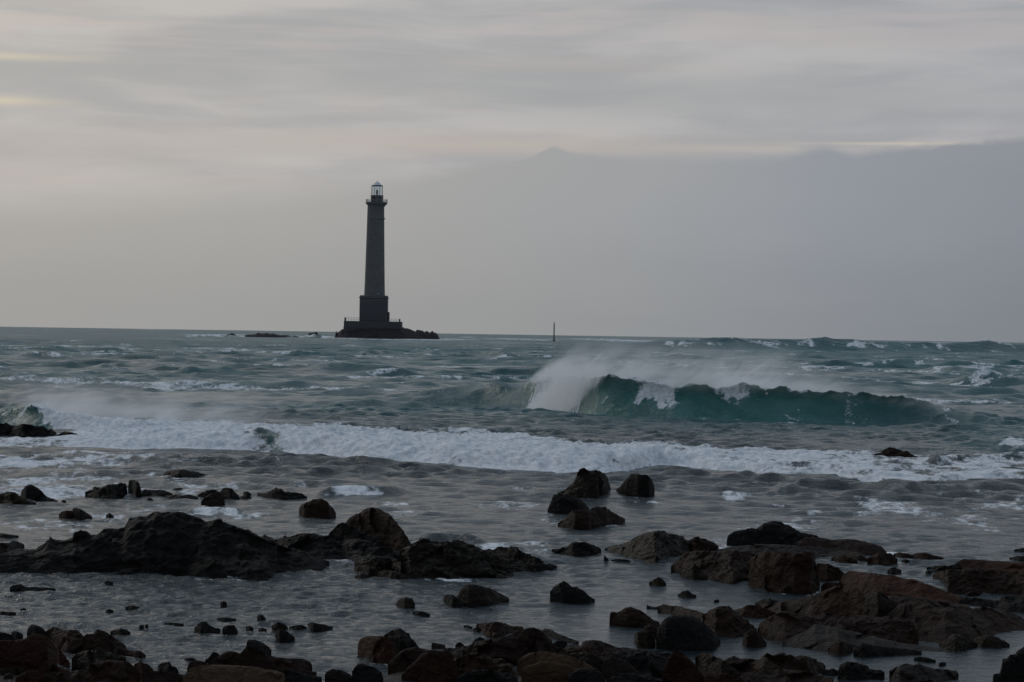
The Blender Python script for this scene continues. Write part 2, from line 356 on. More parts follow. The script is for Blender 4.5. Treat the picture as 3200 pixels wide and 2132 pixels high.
rock('A', 'small flat black rock just below its twin, left of the hat-shaped rock', [(1665, 262), (1690, 248), (1730, 252), (1748, 268)], None, sag=5, mat='k')
rock('A', 'hat-shaped black rock with wide flat brim, far end of the mid-left row', [(1788, 232), (1830, 238), (1870, 225), (1915, 196), (1950, 205), (1975, 222), (2030, 228), (2090, 235), (2132, 262)], [(1788, 240), (1860, 262), (1960, 272), (2060, 270), (2132, 266)], mat='k', rough=1.1)
rock('A', 'tiny black rock below the jagged ledge', [(1015, 285), (1025, 270), (1045, 268), (1065, 282)], None, sag=6, mat='k')
rock('A', 'tiny pointed rock right of the domed boulder', [(425, 292), (435, 283), (450, 282), (460, 294)], None, sag=5, mat='k')
rock('A', 'rusty brown small rock leaning on a grey one, left of centre water', [(408, 385), (425, 365), (460, 355), (500, 358), (520, 380)], [(408, 395), (460, 405), (520, 400)], mat='r', rough=.5)
rock('A', 'small grey boulder pointed on the left, in front of the rusty brown one', [(498, 385), (500, 350), (520, 335), (560, 345), (600, 370), (640, 400)], [(498, 402), (560, 410), (640, 406)], mat='g', name='boulder', rough=.4, p=2.2, fac=.6)
rock('A', 'tiny rounded rock right of the small grey boulder', [(735, 390), (745, 378), (765, 375), (790, 392)], None, sag=8, mat='k')
rock('A', 'brown split boulder alone in the water, above the large dark hill rock', [(2075, 345), (2090, 318), (2140, 300), (2170, 285), (2220, 280), (2270, 300), (2310, 340), (2332, 378)], [(2075, 375), (2110, 388), (2200, 395), (2280, 400), (2332, 388)], mat='b', name='boulder', p=2.4, rough=.5)
rock('A', 'flat dark rock at the left edge above the hill rock', [(-60, 520), (0, 512), (60, 522), (130, 532)], None, sag=14, mat='k')
rock('A', 'grey low slab at the left edge, behind the hill rock', [(-60, 590), (0, 583), (60, 585), (90, 570), (120, 572), (160, 592), (170, 600)], [(-60, 650), (50, 645), (120, 615), (170, 605)], mat='g', name='rock_ledge', rough=.6)
# -- the large hill rock
rock('A', 'largest dark hill-shaped rock, its jagged back rising to a rounded summit', [(-60, 670), (0, 665), (40, 660), (80, 640), (130, 622), (200, 628), (250, 632), (300, 600), (320, 575), (350, 550), (390, 558), (450, 555), (500, 540), (560, 525), (620, 530), (680, 510), (720, 492), (770, 496), (850, 470), (870, 440), (880, 405), (920, 398), (1010, 402), (1060, 382), (1110, 373), (1180, 374), (1250, 382), (1340, 402), (1440, 436), (1530, 428), (1600, 455), (1700, 485), (1780, 520), (1830, 560), (1950, 600), (2080, 640), (2200, 690), (2285, 712)],
     [(-60, 760), (0, 770), (150, 772), (400, 775), (900, 782), (1300, 790), (1500, 810), (1700, 825), (1850, 828), (1950, 785), (2100, 780), (2285, 735)], mat='k', name='rock_ledge', dep=.55, p=1.7, rough=.7, crestf=.5, maxdep=1.8, fac=.9, steep=True)
rock('A', 'sloping dark shoulder rock filling the gap between the hill rock and the cone boulder', [(1790, 560), (1830, 528), (1880, 555), (1930, 562), (1965, 540), (2000, 530), (2080, 520), (2180, 522), (2280, 530), (2360, 525), (2440, 545), (2560, 570), (2640, 600), (2760, 640), (2800, 668)], [(1790, 620), (2000, 690), (2150, 700), (2300, 700), (2380, 692), (2500, 710), (2700, 720), (2800, 712)], mat='k', name='rock_ledge', dep=.4, rough=1.1, maxdep=1.8)
rock('B', 'tall brown cone-shaped boulder with a smooth right flank, behind the dark ridge', [(40, 520), (100, 480), (170, 432), (230, 380), (290, 340), (345, 318), (380, 332), (430, 360), (480, 382), (520, 430), (560, 500), (600, 560), (640, 605)], [(40, 545), (200, 560), (400, 585), (560, 610), (640, 615)], mat='b', name='boulder', dep=.45, p=1.8, rough=.5, fac=.8)
rock('B', 'black hump rock at the left foot of the cone-shaped boulder', [(60, 500), (120, 440), (150, 430), (200, 445), (280, 480), (380, 520), (470, 555)], [(60, 560), (250, 580), (470, 590)], mat='k', dep=.3, rough=.7)
rock('B', 'long dark ribbed ridge tapering to a point on the right, mid picture', [(530, 640), (560, 600), (620, 575), (660, 545), (740, 548), (850, 558), (950, 575), (1040, 595), (1120, 615), (1200, 640), (1290, 670), (1380, 690), (1440, 705), (1470, 725)],
     [(530, 770), (600, 790), (800, 792), (1100, 792), (1220, 785), (1300, 765), (1400, 752), (1470, 740)], mat='o', name='rock_ledge', dep=.5, p=1.3, rough=1.1, maxdep=2.0)
rock('B', 'black jagged fin of rock at the pointed end of the ribbed ridge', [(1130, 620), (1195, 592), (1260, 592), (1320, 592), (1370, 625), (1440, 660), (1500, 695), (1585, 720)], [(1130, 680), (1300, 720), (1440, 740), (1530, 735), (1585, 726)], mat='k', dep=.35, rough=1.1, p=1.5)
rock('B', 'weedy black rock at the water below the gap, left of the ribbed ridge', [(230, 690), (300, 668), (360, 672), (450, 660), (540, 690)], [(230, 725), (310, 760), (380, 770), (470, 755), (540, 780)], mat='o', rough=1.4)
rock('B', 'small flat weedy rock below and left of the ribbed ridge', [(235, 785), (270, 770), (310, 772), (330, 782)], None, sag=12, mat='o')
rock('B', 'low weedy rock sheet in the water just left of the ribbed ridge foot', [(360, 765), (420, 745), (500, 750), (560, 770), (590, 790)], None, sag=10, mat='o', rough=1.3)
# -- right of centre ledges
rock('B', 'low jagged black rock alone in the water between the ridge and the shelf', [(1550, 605), (1600, 600), (1650, 590), (1670, 562), (1720, 555), (1780, 562), (1840, 580), (1880, 605)], [(1550, 612), (1640, 622), (1690, 642), (1780, 638), (1880, 615)], mat='k', rough=1.2)
rock('C', 'pointed dark weedy ledge at the far left end of the rock shelf', [(-330, 575), (-260, 550), (-180, 530), (-110, 490), (-40, 468), (0, 460), (40, 466), (100, 480), (160, 492), (200, 515), (240, 540), (260, 560)], [(-330, 580), (-250, 600), (-160, 620), (-80, 640), (0, 655), (80, 620), (260, 575)], mat='o', name='rock_ledge', dep=.4, rough=1.1)
rock('C', 'crumpled brown rock right of the pointed weedy ledge', [(140, 548), (200, 520), (250, 502), (320, 510), (370, 535), (400, 560)], [(140, 560), (250, 585), (400, 580)], mat='b', rough=1.2)
rock('C', 'dark rounded highest rock at the back of the shelf', [(452, 520), (460, 490), (500, 465), (560, 455), (640, 445), (690, 415), (730, 402), (790, 403), (840, 425), (890, 455), (950, 475), (1020, 495), (1090, 520)], [(452, 540), (600, 545), (800, 548), (1000, 545), (1090, 535)], mat='k', name='boulder', dep=.4, p=2.8, rough=.7)
rock('C', 'long low slab ending in a rounded nose on the far edge of the shelf', [(880, 545), (960, 500), (1040, 505), (1120, 515), (1220, 512), (1300, 520), (1380, 535), (1440, 560), (1475, 595)], [(880, 590), (1050, 600), (1250, 610), (1400, 612), (1475, 605)], mat='b', name='rock_ledge', dep=.35, rough=.8)
rock('C', 'flat dark platform behind the wedge boulder, below the highest rock', [(340, 600), (420, 575), (520, 560), (640, 545), (760, 548), (900, 555), (1050, 565), (1180, 580), (1290, 600), (1340, 625)], [(340, 620), (600, 640), (900, 640), (1100, 615), (1340, 630)], mat='g', name='rock_ledge', dep=.3, rough=.9)
rock('C', 'pitted brown ledge left of the wedge boulder', [(95, 690), (140, 640), (180, 605), (240, 590), (330, 590), (420, 598), (520, 592), (620, 600), (720, 600), (800, 620)], [(95, 715), (170, 725), (260, 755), (380, 770), (480, 785), (560, 775), (650, 770), (800, 770)], mat='b', name='rock_ledge', dep=.45, rough=1.2)
rock('C', 'small olive-brown cone rock leaning against the pitted ledge', [(155, 735), (190, 690), (230, 655), (270, 690), (300, 730), (330, 755)], [(155, 742), (240, 762), (330, 765)], mat='o', rough=.6)
rock('C', 'big brown wedge boulder with a dark flat triangular right face', [(590, 780), (600, 700), (605, 640), (680, 600), (780, 605), (900, 622), (960, 605), (1000, 608), (1020, 660), (1045, 760), (1048, 800)], [(590, 800), (700, 830), (780, 842), (880, 855), (990, 858), (1048, 830)], mat='b', name='boulder', p=2.4, rough=.55, dep=.5)
rock('C', 'brown flat rock behind the right side of the wedge boulder', [(1000, 690), (1040, 668), (1100, 675), (1160, 700), (1210, 740)], [(1000, 760), (1100, 775), (1210, 765)], mat='b', rough=.8)
rock('C', 'smooth small brown slab just right of the foot of the wedge boulder', [(1055, 815), (1080, 795), (1140, 790), (1200, 805), (1250, 830)], [(1055, 840), (1150, 850), (1250, 848)], mat='b', rough=.6)
rock('C', 'small pointed brown rock in the channel behind the shelf', [(1120, 635), (1150, 615), (1190, 612), (1240, 630), (1290, 652)], None, sag=8, mat='b')
rock('C', 'olive flat rock right of the small pointed rock in the channel', [(1200, 610), (1240, 598), (1290, 605), (1340, 628), (1350, 640)], None, sag=8, mat='o')
rock('C', 'brown rounded rock at the right end of the channel rocks', [(1350, 640), (1380, 615), (1440, 600), (1500, 605), (1545, 640)], [(1350, 660), (1440, 672), (1545, 655)], mat='b', rough=.8)
rock('C', 'thin flat rock barely above the water right of the channel rocks', [(1520, 605), (1560, 598), (1610, 605), (1640, 615)], None, sag=6, mat='b')
rock('C', 'flat lens-shaped brown rock beyond the shelf on the right', [(1635, 620), (1660, 602), (1720, 600), (1780, 618), (1840, 632)], None, sag=8, mat='b')
rock('C', 'small dark rock between the shelf and the red slab', [(1480, 715), (1510, 692), (1540, 695), (1570, 712)], None, sag=8, mat='k')
rock('C', 'tiny rock left of the red slab', [(1725, 722), (1745, 712), (1770, 720)], None, sag=5, mat='k')
rock('C', 'tiny flat rock below the channel rocks', [(1570, 648), (1600, 640), (1625, 650)], None, sag=5, mat='k')
rock('C', 'dark flat rock touching the right edge, far behind the red slab', [(2260, 632), (2310, 620), (2370, 622), (2440, 630)], None, sag=14, mat='k')
rock('C', 'long thin dark rock at the right edge, farthest of the right-hand rocks', [(2290, 580), (2340, 568), (2420, 565), (2500, 575)], None, sag=8, mat='k')
rock('C', 'low black ledge in front of the red slab, far right', [(1730, 695), (1800, 685), (1880, 682), (1930, 665), (1960, 690)], [(1730, 705), (1850, 720), (1960, 722)], mat='k', rough=1.1)
rock('C', 'flat-topped red slab running out of the picture on the right', [(1900, 690), (1930, 660), (1965, 640), (2060, 645), (2200, 655), (2320, 662), (2500, 668)], [(1900, 715), (2100, 725), (2300, 735), (2500, 740)], mat='r', name='rock_ledge', dep=.4, rough=.45, p=2.0, fac=.5)
rock('C', 'broad crumbling brown ledge under the red slab', [(1770, 745), (1800, 720), (1880, 712), (2000, 712), (2150, 718), (2300, 722), (2500, 730)], [(1770, 755), (1850, 790), (1870, 850), (2000, 858), (2150, 855), (2260, 860), (2500, 880)], mat='b', name='rock_ledge', dep=.4, rough=1.2)
rock('C', 'stacked dark ledge at the right edge, nearest the water channel', [(2140, 930), (2200, 905), (2220, 875), (2290, 880), (2360, 870), (2500, 865)], [(2140, 945), (2240, 965), (2360, 975), (2500, 985)], mat='k', name='rock_ledge', rough=1.0)
rock('C', 'narrow dark rock bar joining the shelf to the right-edge ledge', [(1940, 905), (1980, 885), (2060, 892), (2140, 905), (2215, 912)], [(1940, 918), (2060, 928), (2215, 935)], mat='k', rough=1.0)
# -- right shelf, front part
rock('C', 'reddish back slab of the shelf, sloping gently down to the right', [(1170, 790), (1200, 745), (1240, 718), (1330, 728), (1440, 740), (1560, 758), (1660, 775), (1760, 815), (1860, 850), (1960, 890), (1990, 912)], [(1170, 830), (1400, 900), (1700, 930), (1850, 930), (1990, 920)], mat='r', name='rock_ledge', dep=.5, p=1.5, rough=.6, maxdep=3)
rock('C', 'broad brown central slab of the shelf with a domed left half', [(800, 925), (900, 900), (1000, 880), (1080, 845), (1140, 820), (1220, 815), (1290, 830), (1340, 900), (1380, 930)], [(800, 990), (1000, 1040), (1200, 1060), (1380, 1080)], mat='b', name='rock_ledge', dep=.45, p=1.5, rough=.55)
rock('C', 'dark grey-green block tilted on the middle of the shelf', [(1290, 1000), (1340, 920), (1390, 860), (1440, 858), (1500, 905), (1560, 950), (1600, 990)], [(1290, 1060), (1420, 1100), (1600, 1090)], mat='g', name='boulder', rough=.5, p=2.2)
rock('C', 'large dark slab forming the right half of the shelf', [(1480, 1000), (1560, 930), (1680, 915), (1740, 930), (1820, 965), (1880, 950), (1960, 950), (2040, 965), (2100, 950), (2180, 970), (2280, 985), (2340, 1020), (2400, 1060)], [(1480, 1120), (1650, 1150), (1850, 1180), (2000, 1160), (2100, 1130), (2200, 1110), (2280, 1095), (2400, 1080)], mat='b', name='rock_ledge', dep=.5, p=1.4, rough=.6)
rock('C', 'brown shelf slab with an angular left prow by the small pool', [(650, 1090), (665, 1055), (740, 1010), (790, 985), (850, 978), (920, 1000), (1020, 1030), (1120, 1060), (1250, 1100)], [(650, 1110), (720, 1150), (830, 1168), (1000, 1175), (1250, 1150)], mat='b', name='rock_ledge', dep=.45, rough=.55)
rock('C', 'low brown flat rock at the near-left rim of the shelf, behind the little pool', [(480, 975), (540, 960), (590, 938), (660, 942), (720, 965), (770, 990)], [(480, 982), (560, 1000), (650, 1005), (770, 998)], mat='b', rough=.8)
rock('C', 'rough dark rocks knot at the back-left rim of the shelf', [(635, 925), (680, 902), (720, 898), (780, 915), (850, 920), (900, 950)], [(635, 935), (720, 960), (900, 975)], mat='k', rough=1.2)
rock('C', 'ribbed dark slab leading left from the little pool', [(10, 955), (40, 935), (90, 942), (150, 945), (200, 960), (260, 975), (320, 1000), (340, 1040)], [(10, 970), (120, 990), (250, 1050), (340, 1080)], mat='b', name='rock_ledge', rough=.9)
rock('C', 'knobbly brown rock mass left of the little pool', [(300, 1000), (350, 970), (400, 948), (470, 948), (500, 980), (560, 1020), (610, 1060), (648, 1095)], [(300, 1080), (380, 1125), (500, 1132), (580, 1125), (648, 1105)], mat='b', name='rock_ledge', rough=1.0)
rock('C', 'small triangular brown rock standing in the water below the little pool', [(552, 1165), (565, 1130), (600, 1100), (640, 1095), (670, 1140), (708, 1185)], [(552, 1175), (580, 1192), (640, 1196), (708, 1188)], mat='b', p=2.6, rough=.4, fac=.5)
rock('C', 'large smooth black egg-shaped boulder at the near side of the shelf', [(0, 1160), (15, 1080), (50, 1035), (100, 1008), (170, 1003), (240, 1012), (290, 1040), (350, 1090), (395, 1140), (412, 1165)], [(0, 1200), (60, 1210), (180, 1216), (300, 1218), (370, 1215), (412, 1175)], mat='k', name='boulder', p=3.0, rough=.25, dep=.7, fac=.3, crestf=.4)
rock('C', 'long smooth ramp slab at the near edge of the shelf, running down right', [(810, 1180), (880, 1140), (960, 1110), (1020, 1060), (1100, 1075), (1250, 1110), (1400, 1145), (1550, 1180), (1700, 1200), (1860, 1222)], [(810, 1190), (920, 1210), (1080, 1230), (1170, 1250), (1230, 1235), (1280, 1235), (1400, 1250), (1600, 1245), (1800, 1240), (1860, 1230)], mat='g', name='rock_ledge', dep=.4, p=1.5, rough=.4, maxdep=1.6)
rock('C', 'black undercut wedge at the tip of the long ramp slab', [(1262, 1235), (1280, 1210), (1310, 1188), (1400, 1200), (1500, 1212), (1600, 1222), (1700, 1236)], [(1262, 1248), (1320, 1260), (1420, 1254), (1700, 1245)], mat='k', p=3.0, rough=.3, dep=.2, fac=.4)
rock('C', 'dark pointed rock, black and triangular, between the ramp slab and the round olive slab', [(1810, 1185), (1860, 1160), (1900, 1128), (1920, 1124), (1970, 1140), (2020, 1165), (2058, 1188)], [(1810, 1190), (1860, 1212), (1920, 1222), (1990, 1215), (2058, 1194)], mat='o', name='boulder', p=2.0, rough=.4, fac=.5)
rock('C', 'flat rounded olive slab at the water on the right', [(2020, 1165), (2060, 1145), (2130, 1130), (2190, 1150), (2240, 1178), (2262, 1192)], [(2020, 1180), (2080, 1195), (2180, 1204), (2262, 1198)], mat='o', rough=.5, p=1.8, fac=.5)
rock('C', 'low brown foot rock under the right half of the shelf', [(1100, 1215), (1140, 1180), (1190, 1175), (1240, 1190), (1260, 1215)], [(1100, 1230), (1180, 1252), (1260, 1225)], mat='b', rough=.5)
rock('C', 'thin eyebrow-shaped strip of rock in the pool', [(1650, 1278), (1690, 1270), (1740, 1278), (1790, 1292)], None, sag=3, mat='k', dep=.15)
rock('C', 'low wide dark slab underlying the middle of the shelf', [(760, 1020), (850, 995), (980, 1000), (1120, 990), (1280, 1000), (1420, 1010), (1560, 1020), (1680, 1060)], [(760, 1120), (900, 1165), (1200, 1180), (1500, 1185), (1680, 1170)], mat='b', name='rock_ledge', dep=.4, maxdep=2.2, rough=1.1)
rock('C', 'broken low slab joining the knobbly rock mass to the ribbed dark slab', [(180, 990), (260, 985), (340, 1000), (420, 1010), (500, 1030), (600, 1080), (630, 1105)], [(180, 1010), (330, 1080), (480, 1128), (630, 1120)], mat='k', name='rock_ledge', rough=1.2)
rock('C', 'sunken dark slab between the reddish back slab and the right half of the shelf', [(1240, 880), (1400, 870), (1600, 885), (1760, 905), (1900, 925), (2010, 940)], [(1240, 960), (1500, 1010), (1750, 1000), (1880, 975), (2010, 950)], mat='b', name='rock_ledge', rough=1.1, maxdep=1.8)
rock('C', 'rough dark slab behind the domed left half of the central slab', [(640, 935), (760, 920), (860, 905), (960, 890), (1060, 865), (1120, 850)], [(640, 950), (800, 1000), (960, 1010), (1120, 1000)], mat='b', name='rock_ledge', rough=1.2)
# -- single rocks in the calm water
rock('B', 'smooth dark grey rock sloping to the right in calm water, below the ribbed ridge', [(905, 940), (940, 880), (960, 850), (990, 842), (1060, 850), (1140, 870), (1200, 900), (1265, 938)], [(905, 965), (1000, 980), (1120, 975), (1200, 955), (1265, 945)], mat='g', name='boulder', p=2.0, rough=.35, dep=.5, fac=.5)
rock('B', 'small black rock touching the left foot of the smooth grey sloping rock', [(825, 925), (850, 908), (890, 915), (930, 940), (950, 965)], [(825, 935), (880, 975), (950, 980)], mat='k', rough=.6)
rock('B', 'dark split boulder with a notched top and a pale water mark along its foot', [(1538, 895), (1560, 860), (1600, 835), (1632, 820), (1660, 838), (1685, 862), (1720, 862), (1760, 895), (1800, 925), (1838, 945)], [(1538, 940), (1620, 950), (1720, 955), (1800, 960), (1838, 950)], mat='k', name='boulder', p=2.6, rough=.5, dep=.5)
rock('B', 'little rounded grey rock left of the smooth sloping one', [(510, 965), (535, 938), (580, 928), (620, 940), (635, 975)], [(510, 970), (570, 998), (635, 990)], mat='g', rough=.4, p=2.4, fac=.5)
rock('B', 'thin flat black rock below the little rounded grey rock', [(620, 1030), (640, 1020), (690, 1024), (735, 1040)], None, sag=6, mat='k')
rock('B', 'small olive cone rock in the calm water toward the right', [(2200, 830), (2230, 810), (2258, 790), (2290, 805), (2315, 835)], [(2200, 835), (2260, 842), (2315, 840)], mat='o', rough=.4)
rock('B', 'tiny black rock with two points near the shelf', [(1897, 680), (1900, 645), (1912, 655), (1932, 678)], None, sag=3, mat='k')
rock('B', 'thin flat rock strip beside the tiny two-pointed rock', [(1945, 678), (1975, 668), (2030, 670), (2075, 680)], None, sag=3, mat='k')
rock('C', 'small jagged black rock alone in the calm pool left of the wedge boulder', [(140, 870), (165, 850), (200, 843), (230, 860), (258, 880)], None, sag=8, mat='k', rough=1.2)
rock('C', 'tiny flat rock below the small jagged black rock', [(370, 908), (385, 902), (405, 905)], None, sag=2, mat='k')
rock('B', 'brown pointed rock left of the egg-shaped boulder', [(1935, 1085), (1940, 1035), (1960, 1028), (1985, 1035), (2040, 1002), (2080, 996), (2130, 1010), (2180, 1045), (2230, 1080), (2272, 1100)], [(1935, 1098), (2050, 1112), (2180, 1116), (2272, 1108)], mat='b', name='boulder', p=2.2, rough=.4, dep=.5, fac=.7)
rock('B', 'small brown rock squeezed against the left side of the egg-shaped boulder', [(2155, 1165), (2170, 1125), (2210, 1112), (2250, 1120), (2265, 1170)], [(2155, 1180), (2210, 1190), (2265, 1185)], mat='b', p=3, rough=.4)
rock('B', 'weedy round rock at the left foot of the egg-shaped boulder', [(2100, 1190), (2115, 1165), (2150, 1155), (2200, 1165), (2235, 1200), (2245, 1240)], [(2100, 1205), (2120, 1245), (2190, 1255), (2245, 1250)], mat='o', p=2.4, rough=.8)
rock('C', 'ragged dark rock line behind the egg-shaped boulder', [(-60, 935), (-30, 948), (0, 950), (30, 940), (60, 938)], [(-60, 945), (60, 955)], mat='k')
seed_n[0] += 5
# -- small rocks of the left pool
rock('A', 'dark two-humped rock with a thin tail, alone at the left', [(68, 900), (85, 880), (115, 878), (145, 870), (175, 888), (200, 892), (280, 895), (385, 900)], [(68, 912), (130, 918), (200, 906), (385, 903)], mat='k')
small = [('A', 'tiny rock right of the two-humped rock', [(725, 855), (745, 846), (785, 858)]), ('A', 'flat rock awash in the pool middle, left of centre', [(870, 1030), (900, 1018), (940, 1022), (975, 1036)]),
 ('A', 'faint rock awash left of the flat one', [(735, 1052), (755, 1043), (788, 1054)]), ('A', 'dark speck of rock near the left edge of the pool', [(140, 1046), (160, 1038), (185, 1048)]),
 ('A', 'thin rock strip at the left edge of the pool', [(-40, 1062), (20, 1060), (60, 1064), (112, 1070)]), ('A', 'slim rock awash alone in the centre pool', [(1530, 998), (1550, 990), (1575, 1000)]),
 ('A', 'thin rock ridge left of the clustered pool rocks', [(1140, 1142), (1180, 1138), (1225, 1140), (1275, 1150)]), ('A', 'pair-like tiny rock left of the thin ridge', [(965, 1163), (980, 1155), (1000, 1160)]),
 ('A', 'tiniest rock beside the pair-like one', [(1005, 1158), (1015, 1152), (1030, 1157)]), ('A', 'flat weedy rock behind the clustered pool rocks', [(1505, 1110), (1550, 1102), (1580, 1104), (1640, 1114)])]
for f, l, tpl in small: rock(f, l, tpl, None, sag=5, mat='k')
rock('A', 'lens-shaped black rock just off the near left shore', [(765, 1202), (800, 1188), (840, 1180), (880, 1192), (905, 1208)], [(765, 1204), (840, 1216), (905, 1212)], mat='k', rough=.6)
rock('A', 'leftmost rounded rock of the pool cluster, with a faint tail', [(1348, 1180), (1375, 1150), (1400, 1132), (1430, 1138), (1455, 1160), (1500, 1178), (1530, 1184)], [(1348, 1188), (1400, 1204), (1450, 1190), (1530, 1188)], mat='k', rough=.8)
rock('A', 'blocky black rock, second in the pool cluster', [(1542, 1190), (1550, 1168), (1580, 1162), (1625, 1158), (1635, 1175), (1650, 1200)], [(1542, 1206), (1590, 1212), (1650, 1206)], mat='k', p=2.6)
rock('A', 'tiny low rock in the middle of the pool cluster', [(1705, 1172), (1718, 1162), (1740, 1166), (1760, 1180)], None, sag=6, mat='k')
rock('A', 'tiny flat rock right of the middle of the pool cluster', [(1795, 1182), (1815, 1174), (1850, 1184)], None, sag=6, mat='k')
rock('A', 'small pointed black rock behind the pool cluster', [(1785, 1108), (1790, 1085), (1800, 1082), (1830, 1095), (1845, 1115)], [(1785, 1118), (1815, 1126), (1845, 1122)], mat='k', p=2.4)
rock('A', 'brownish rounded rock of the pool cluster, above the black diamond one', [(1885, 1165), (1900, 1145), (1935, 1135), (1970, 1150), (1998, 1172)], [(1885, 1172), (1935, 1182), (1998, 1176)], mat='o', rough=.5)
rock('A', 'low rock between the brownish one and the broken flat one', [(2005, 1170), (2040, 1160), (2090, 1156), (2128, 1170)], None, sag=10, mat='k')
rock('A', 'broken flat black rock at the right end of the pool cluster', [(2135, 1150), (2160, 1138), (2200, 1142), (2250, 1155), (2310, 1170)], [(2135, 1158), (2175, 1184), (2240, 1186), (2310, 1174)], mat='k', rough=1.2)
rock('A', 'black diamond-shaped boulder, nearest of the pool cluster', [(1908, 1225), (1915, 1200), (1940, 1185), (1975, 1195), (2010, 1220), (2046, 1242)], [(1908, 1235), (1940, 1252), (2000, 1254), (2046, 1248)], mat='k', name='boulder', p=2.6, rough=.4)
rock('R', 'rectangular sunken slab just showing in the water', [(885, 325), (890, 312), (930, 312), (980, 322), (1040, 340)], [(885, 340), (960, 345), (1040, 346)], mat='g', p=4, rough=.2, fac=.3)
# -- foreground left pile
rock('P', 'black low rock on the left edge beside a bright puddle', [(-60, 195), (0, 200), (60, 212), (110, 230), (160, 265), (200, 290), (260, 300)], [(-60, 320), (260, 320)], mat='k', dep=.5)
rock('P', 'small jagged black rock on the puddle at the left', [(135, 215), (150, 195), (180, 183), (230, 205), (270, 225), (275, 245)], [(135, 235), (200, 250), (275, 250)], mat='k')
rock('P', 'black rounded boulder standing highest at the back of the left pile', [(318, 210), (330, 160), (365, 115), (420, 120), (480, 145), (530, 185), (560, 225)], [(318, 250), (430, 270), (560, 260)], mat='k', name='boulder', rough=.4, fac=.6, p=2.4)
rock('P', 'long brown humped rock at the back of the left pile', [(540, 205), (570, 170), (620, 148), (660, 146), (720, 165), (780, 185), (840, 182), (890, 175), (940, 200), (990, 250), (1020, 290)], [(540, 350), (800, 420), (1020, 420)], mat='b', name='rock_ledge', dep=.4, rough=.7)
rock('P', 'sloping brown rock with a straight right edge, right end of the left pile', [(980, 280), (1020, 230), (1090, 230), (1150, 175), (1210, 185), (1270, 210), (1340, 260), (1420, 310), (1490, 365), (1500, 400)], [(980, 450), (1200, 480), (1380, 470), (1500, 410)], mat='b', name='rock_ledge', dep=.45, rough=.6)
rock('P', 'small weedy rock tongue reaching into the water from the left pile', [(1340, 420), (1450, 395), (1520, 420), (1600, 425), (1660, 425), (1700, 450), (1730, 475)], [(1340, 450), (1500, 465), (1600, 490), (1680, 495), (1730, 482)], mat='b', rough=.8)
rock('P', 'largest rust-brown boulder of the left pile, lying along the left edge', [(-80, 330), (0, 315), (150, 310), (270, 300), (330, 270), (400, 235), (500, 245), (560, 270), (620, 330), (670, 400), (690, 480), (680, 560)], [(-80, 700), (300, 720), (560, 690), (680, 620)], mat='r', name='boulder', dep=.5, p=2.0, rough=.4, fac=.5)
rock('P', 'narrow tan ridge stone slanting down from the rust-brown boulder', [(580, 330), (610, 300), (660, 355), (720, 430), (780, 500), (830, 575)], [(580, 480), (700, 590), (830, 600)], mat='r', dep=.3, rough=.3)
rock('P', 'broad grey-brown slab in the middle of the left pile', [(850, 520), (900, 470), (980, 430), (1050, 422), (1150, 425), (1250, 425), (1330, 450), (1400, 475), (1490, 500), (1500, 560)], [(850, 640), (1150, 700), (1500, 650)], mat='g', name='rock_ledge', dep=.45, rough=.5)
rock('P', 'curved brown slab of the left pile sinking toward the right', [(1050, 600), (1150, 560), (1300, 540), (1430, 550), (1520, 560), (1600, 620), (1650, 680), (1660, 760)], [(1050, 800), (1400, 830), (1660, 800)], mat='b', name='rock_ledge', dep=.45, rough=.4, p=2.2)
rock('P', 'flat tan plank-like slab on the left pile', [(500, 575), (560, 550), (620, 575), (700, 615), (780, 650), (860, 690)], [(500, 600), (700, 700), (860, 730)], mat='t', dep=.3, rough=.2, fac=.3)
rock('P', 'low rounded brown slab at the bottom of the left pile', [(550, 720), (600, 685), (700, 690), (820, 690), (900, 665), (1000, 665), (1060, 690), (1120, 760)], [(550, 880), (1120, 880)], mat='b', dep=.5, rough=.3, p=2.2)
rock('P', 'olive slab at the bottom left corner', [(-60, 650), (0, 640), (120, 640), (240, 640), (300, 660)], [(-60, 740), (300, 740)], mat='o', rough=.4, dep=.3)
rock('P', 'round olive stone in the bottom left corner', [(40, 760), (60, 715), (110, 700), (150, 720), (165, 770)], [(40, 800), (165, 800)], mat='o', rough=.2, p=3)
rock('P', 'dark brown stone between the corner slab and the rounded brown slab', [(180, 760), (260, 700), (360, 660), (470, 670), (540, 720), (560, 770)], [(180, 860), (560, 860)], mat='b', rough=.6)
rock('P', 'small black rock with a round knob on top, right of the left pile', [(1590, 595), (1640, 570), (1652, 545), (1670, 534), (1690, 545), (1695, 575), (1740, 585), (1790, 625), (1820, 660)], [(1590, 720), (1700, 760), (1820, 740)], mat='b', rough=.8)
rock('P', 'jagged dark rocks by the white foam, between the two left piles', [(1875, 610), (1910, 580), (1990, 555), (2020, 570), (2030, 605), (2090, 630), (2120, 670)], [(1875, 640), (2000, 690), (2120, 690)], mat='k', rough=.9)
rock('P', 'low brown slab under the jagged dark rocks at the bottom edge', [(1680, 760), (1760, 700), (1850, 665), (1960, 680), (2080, 700), (2180, 720), (2220, 770)], [(1680, 860), (2220, 860)], mat='b', rough=.7)
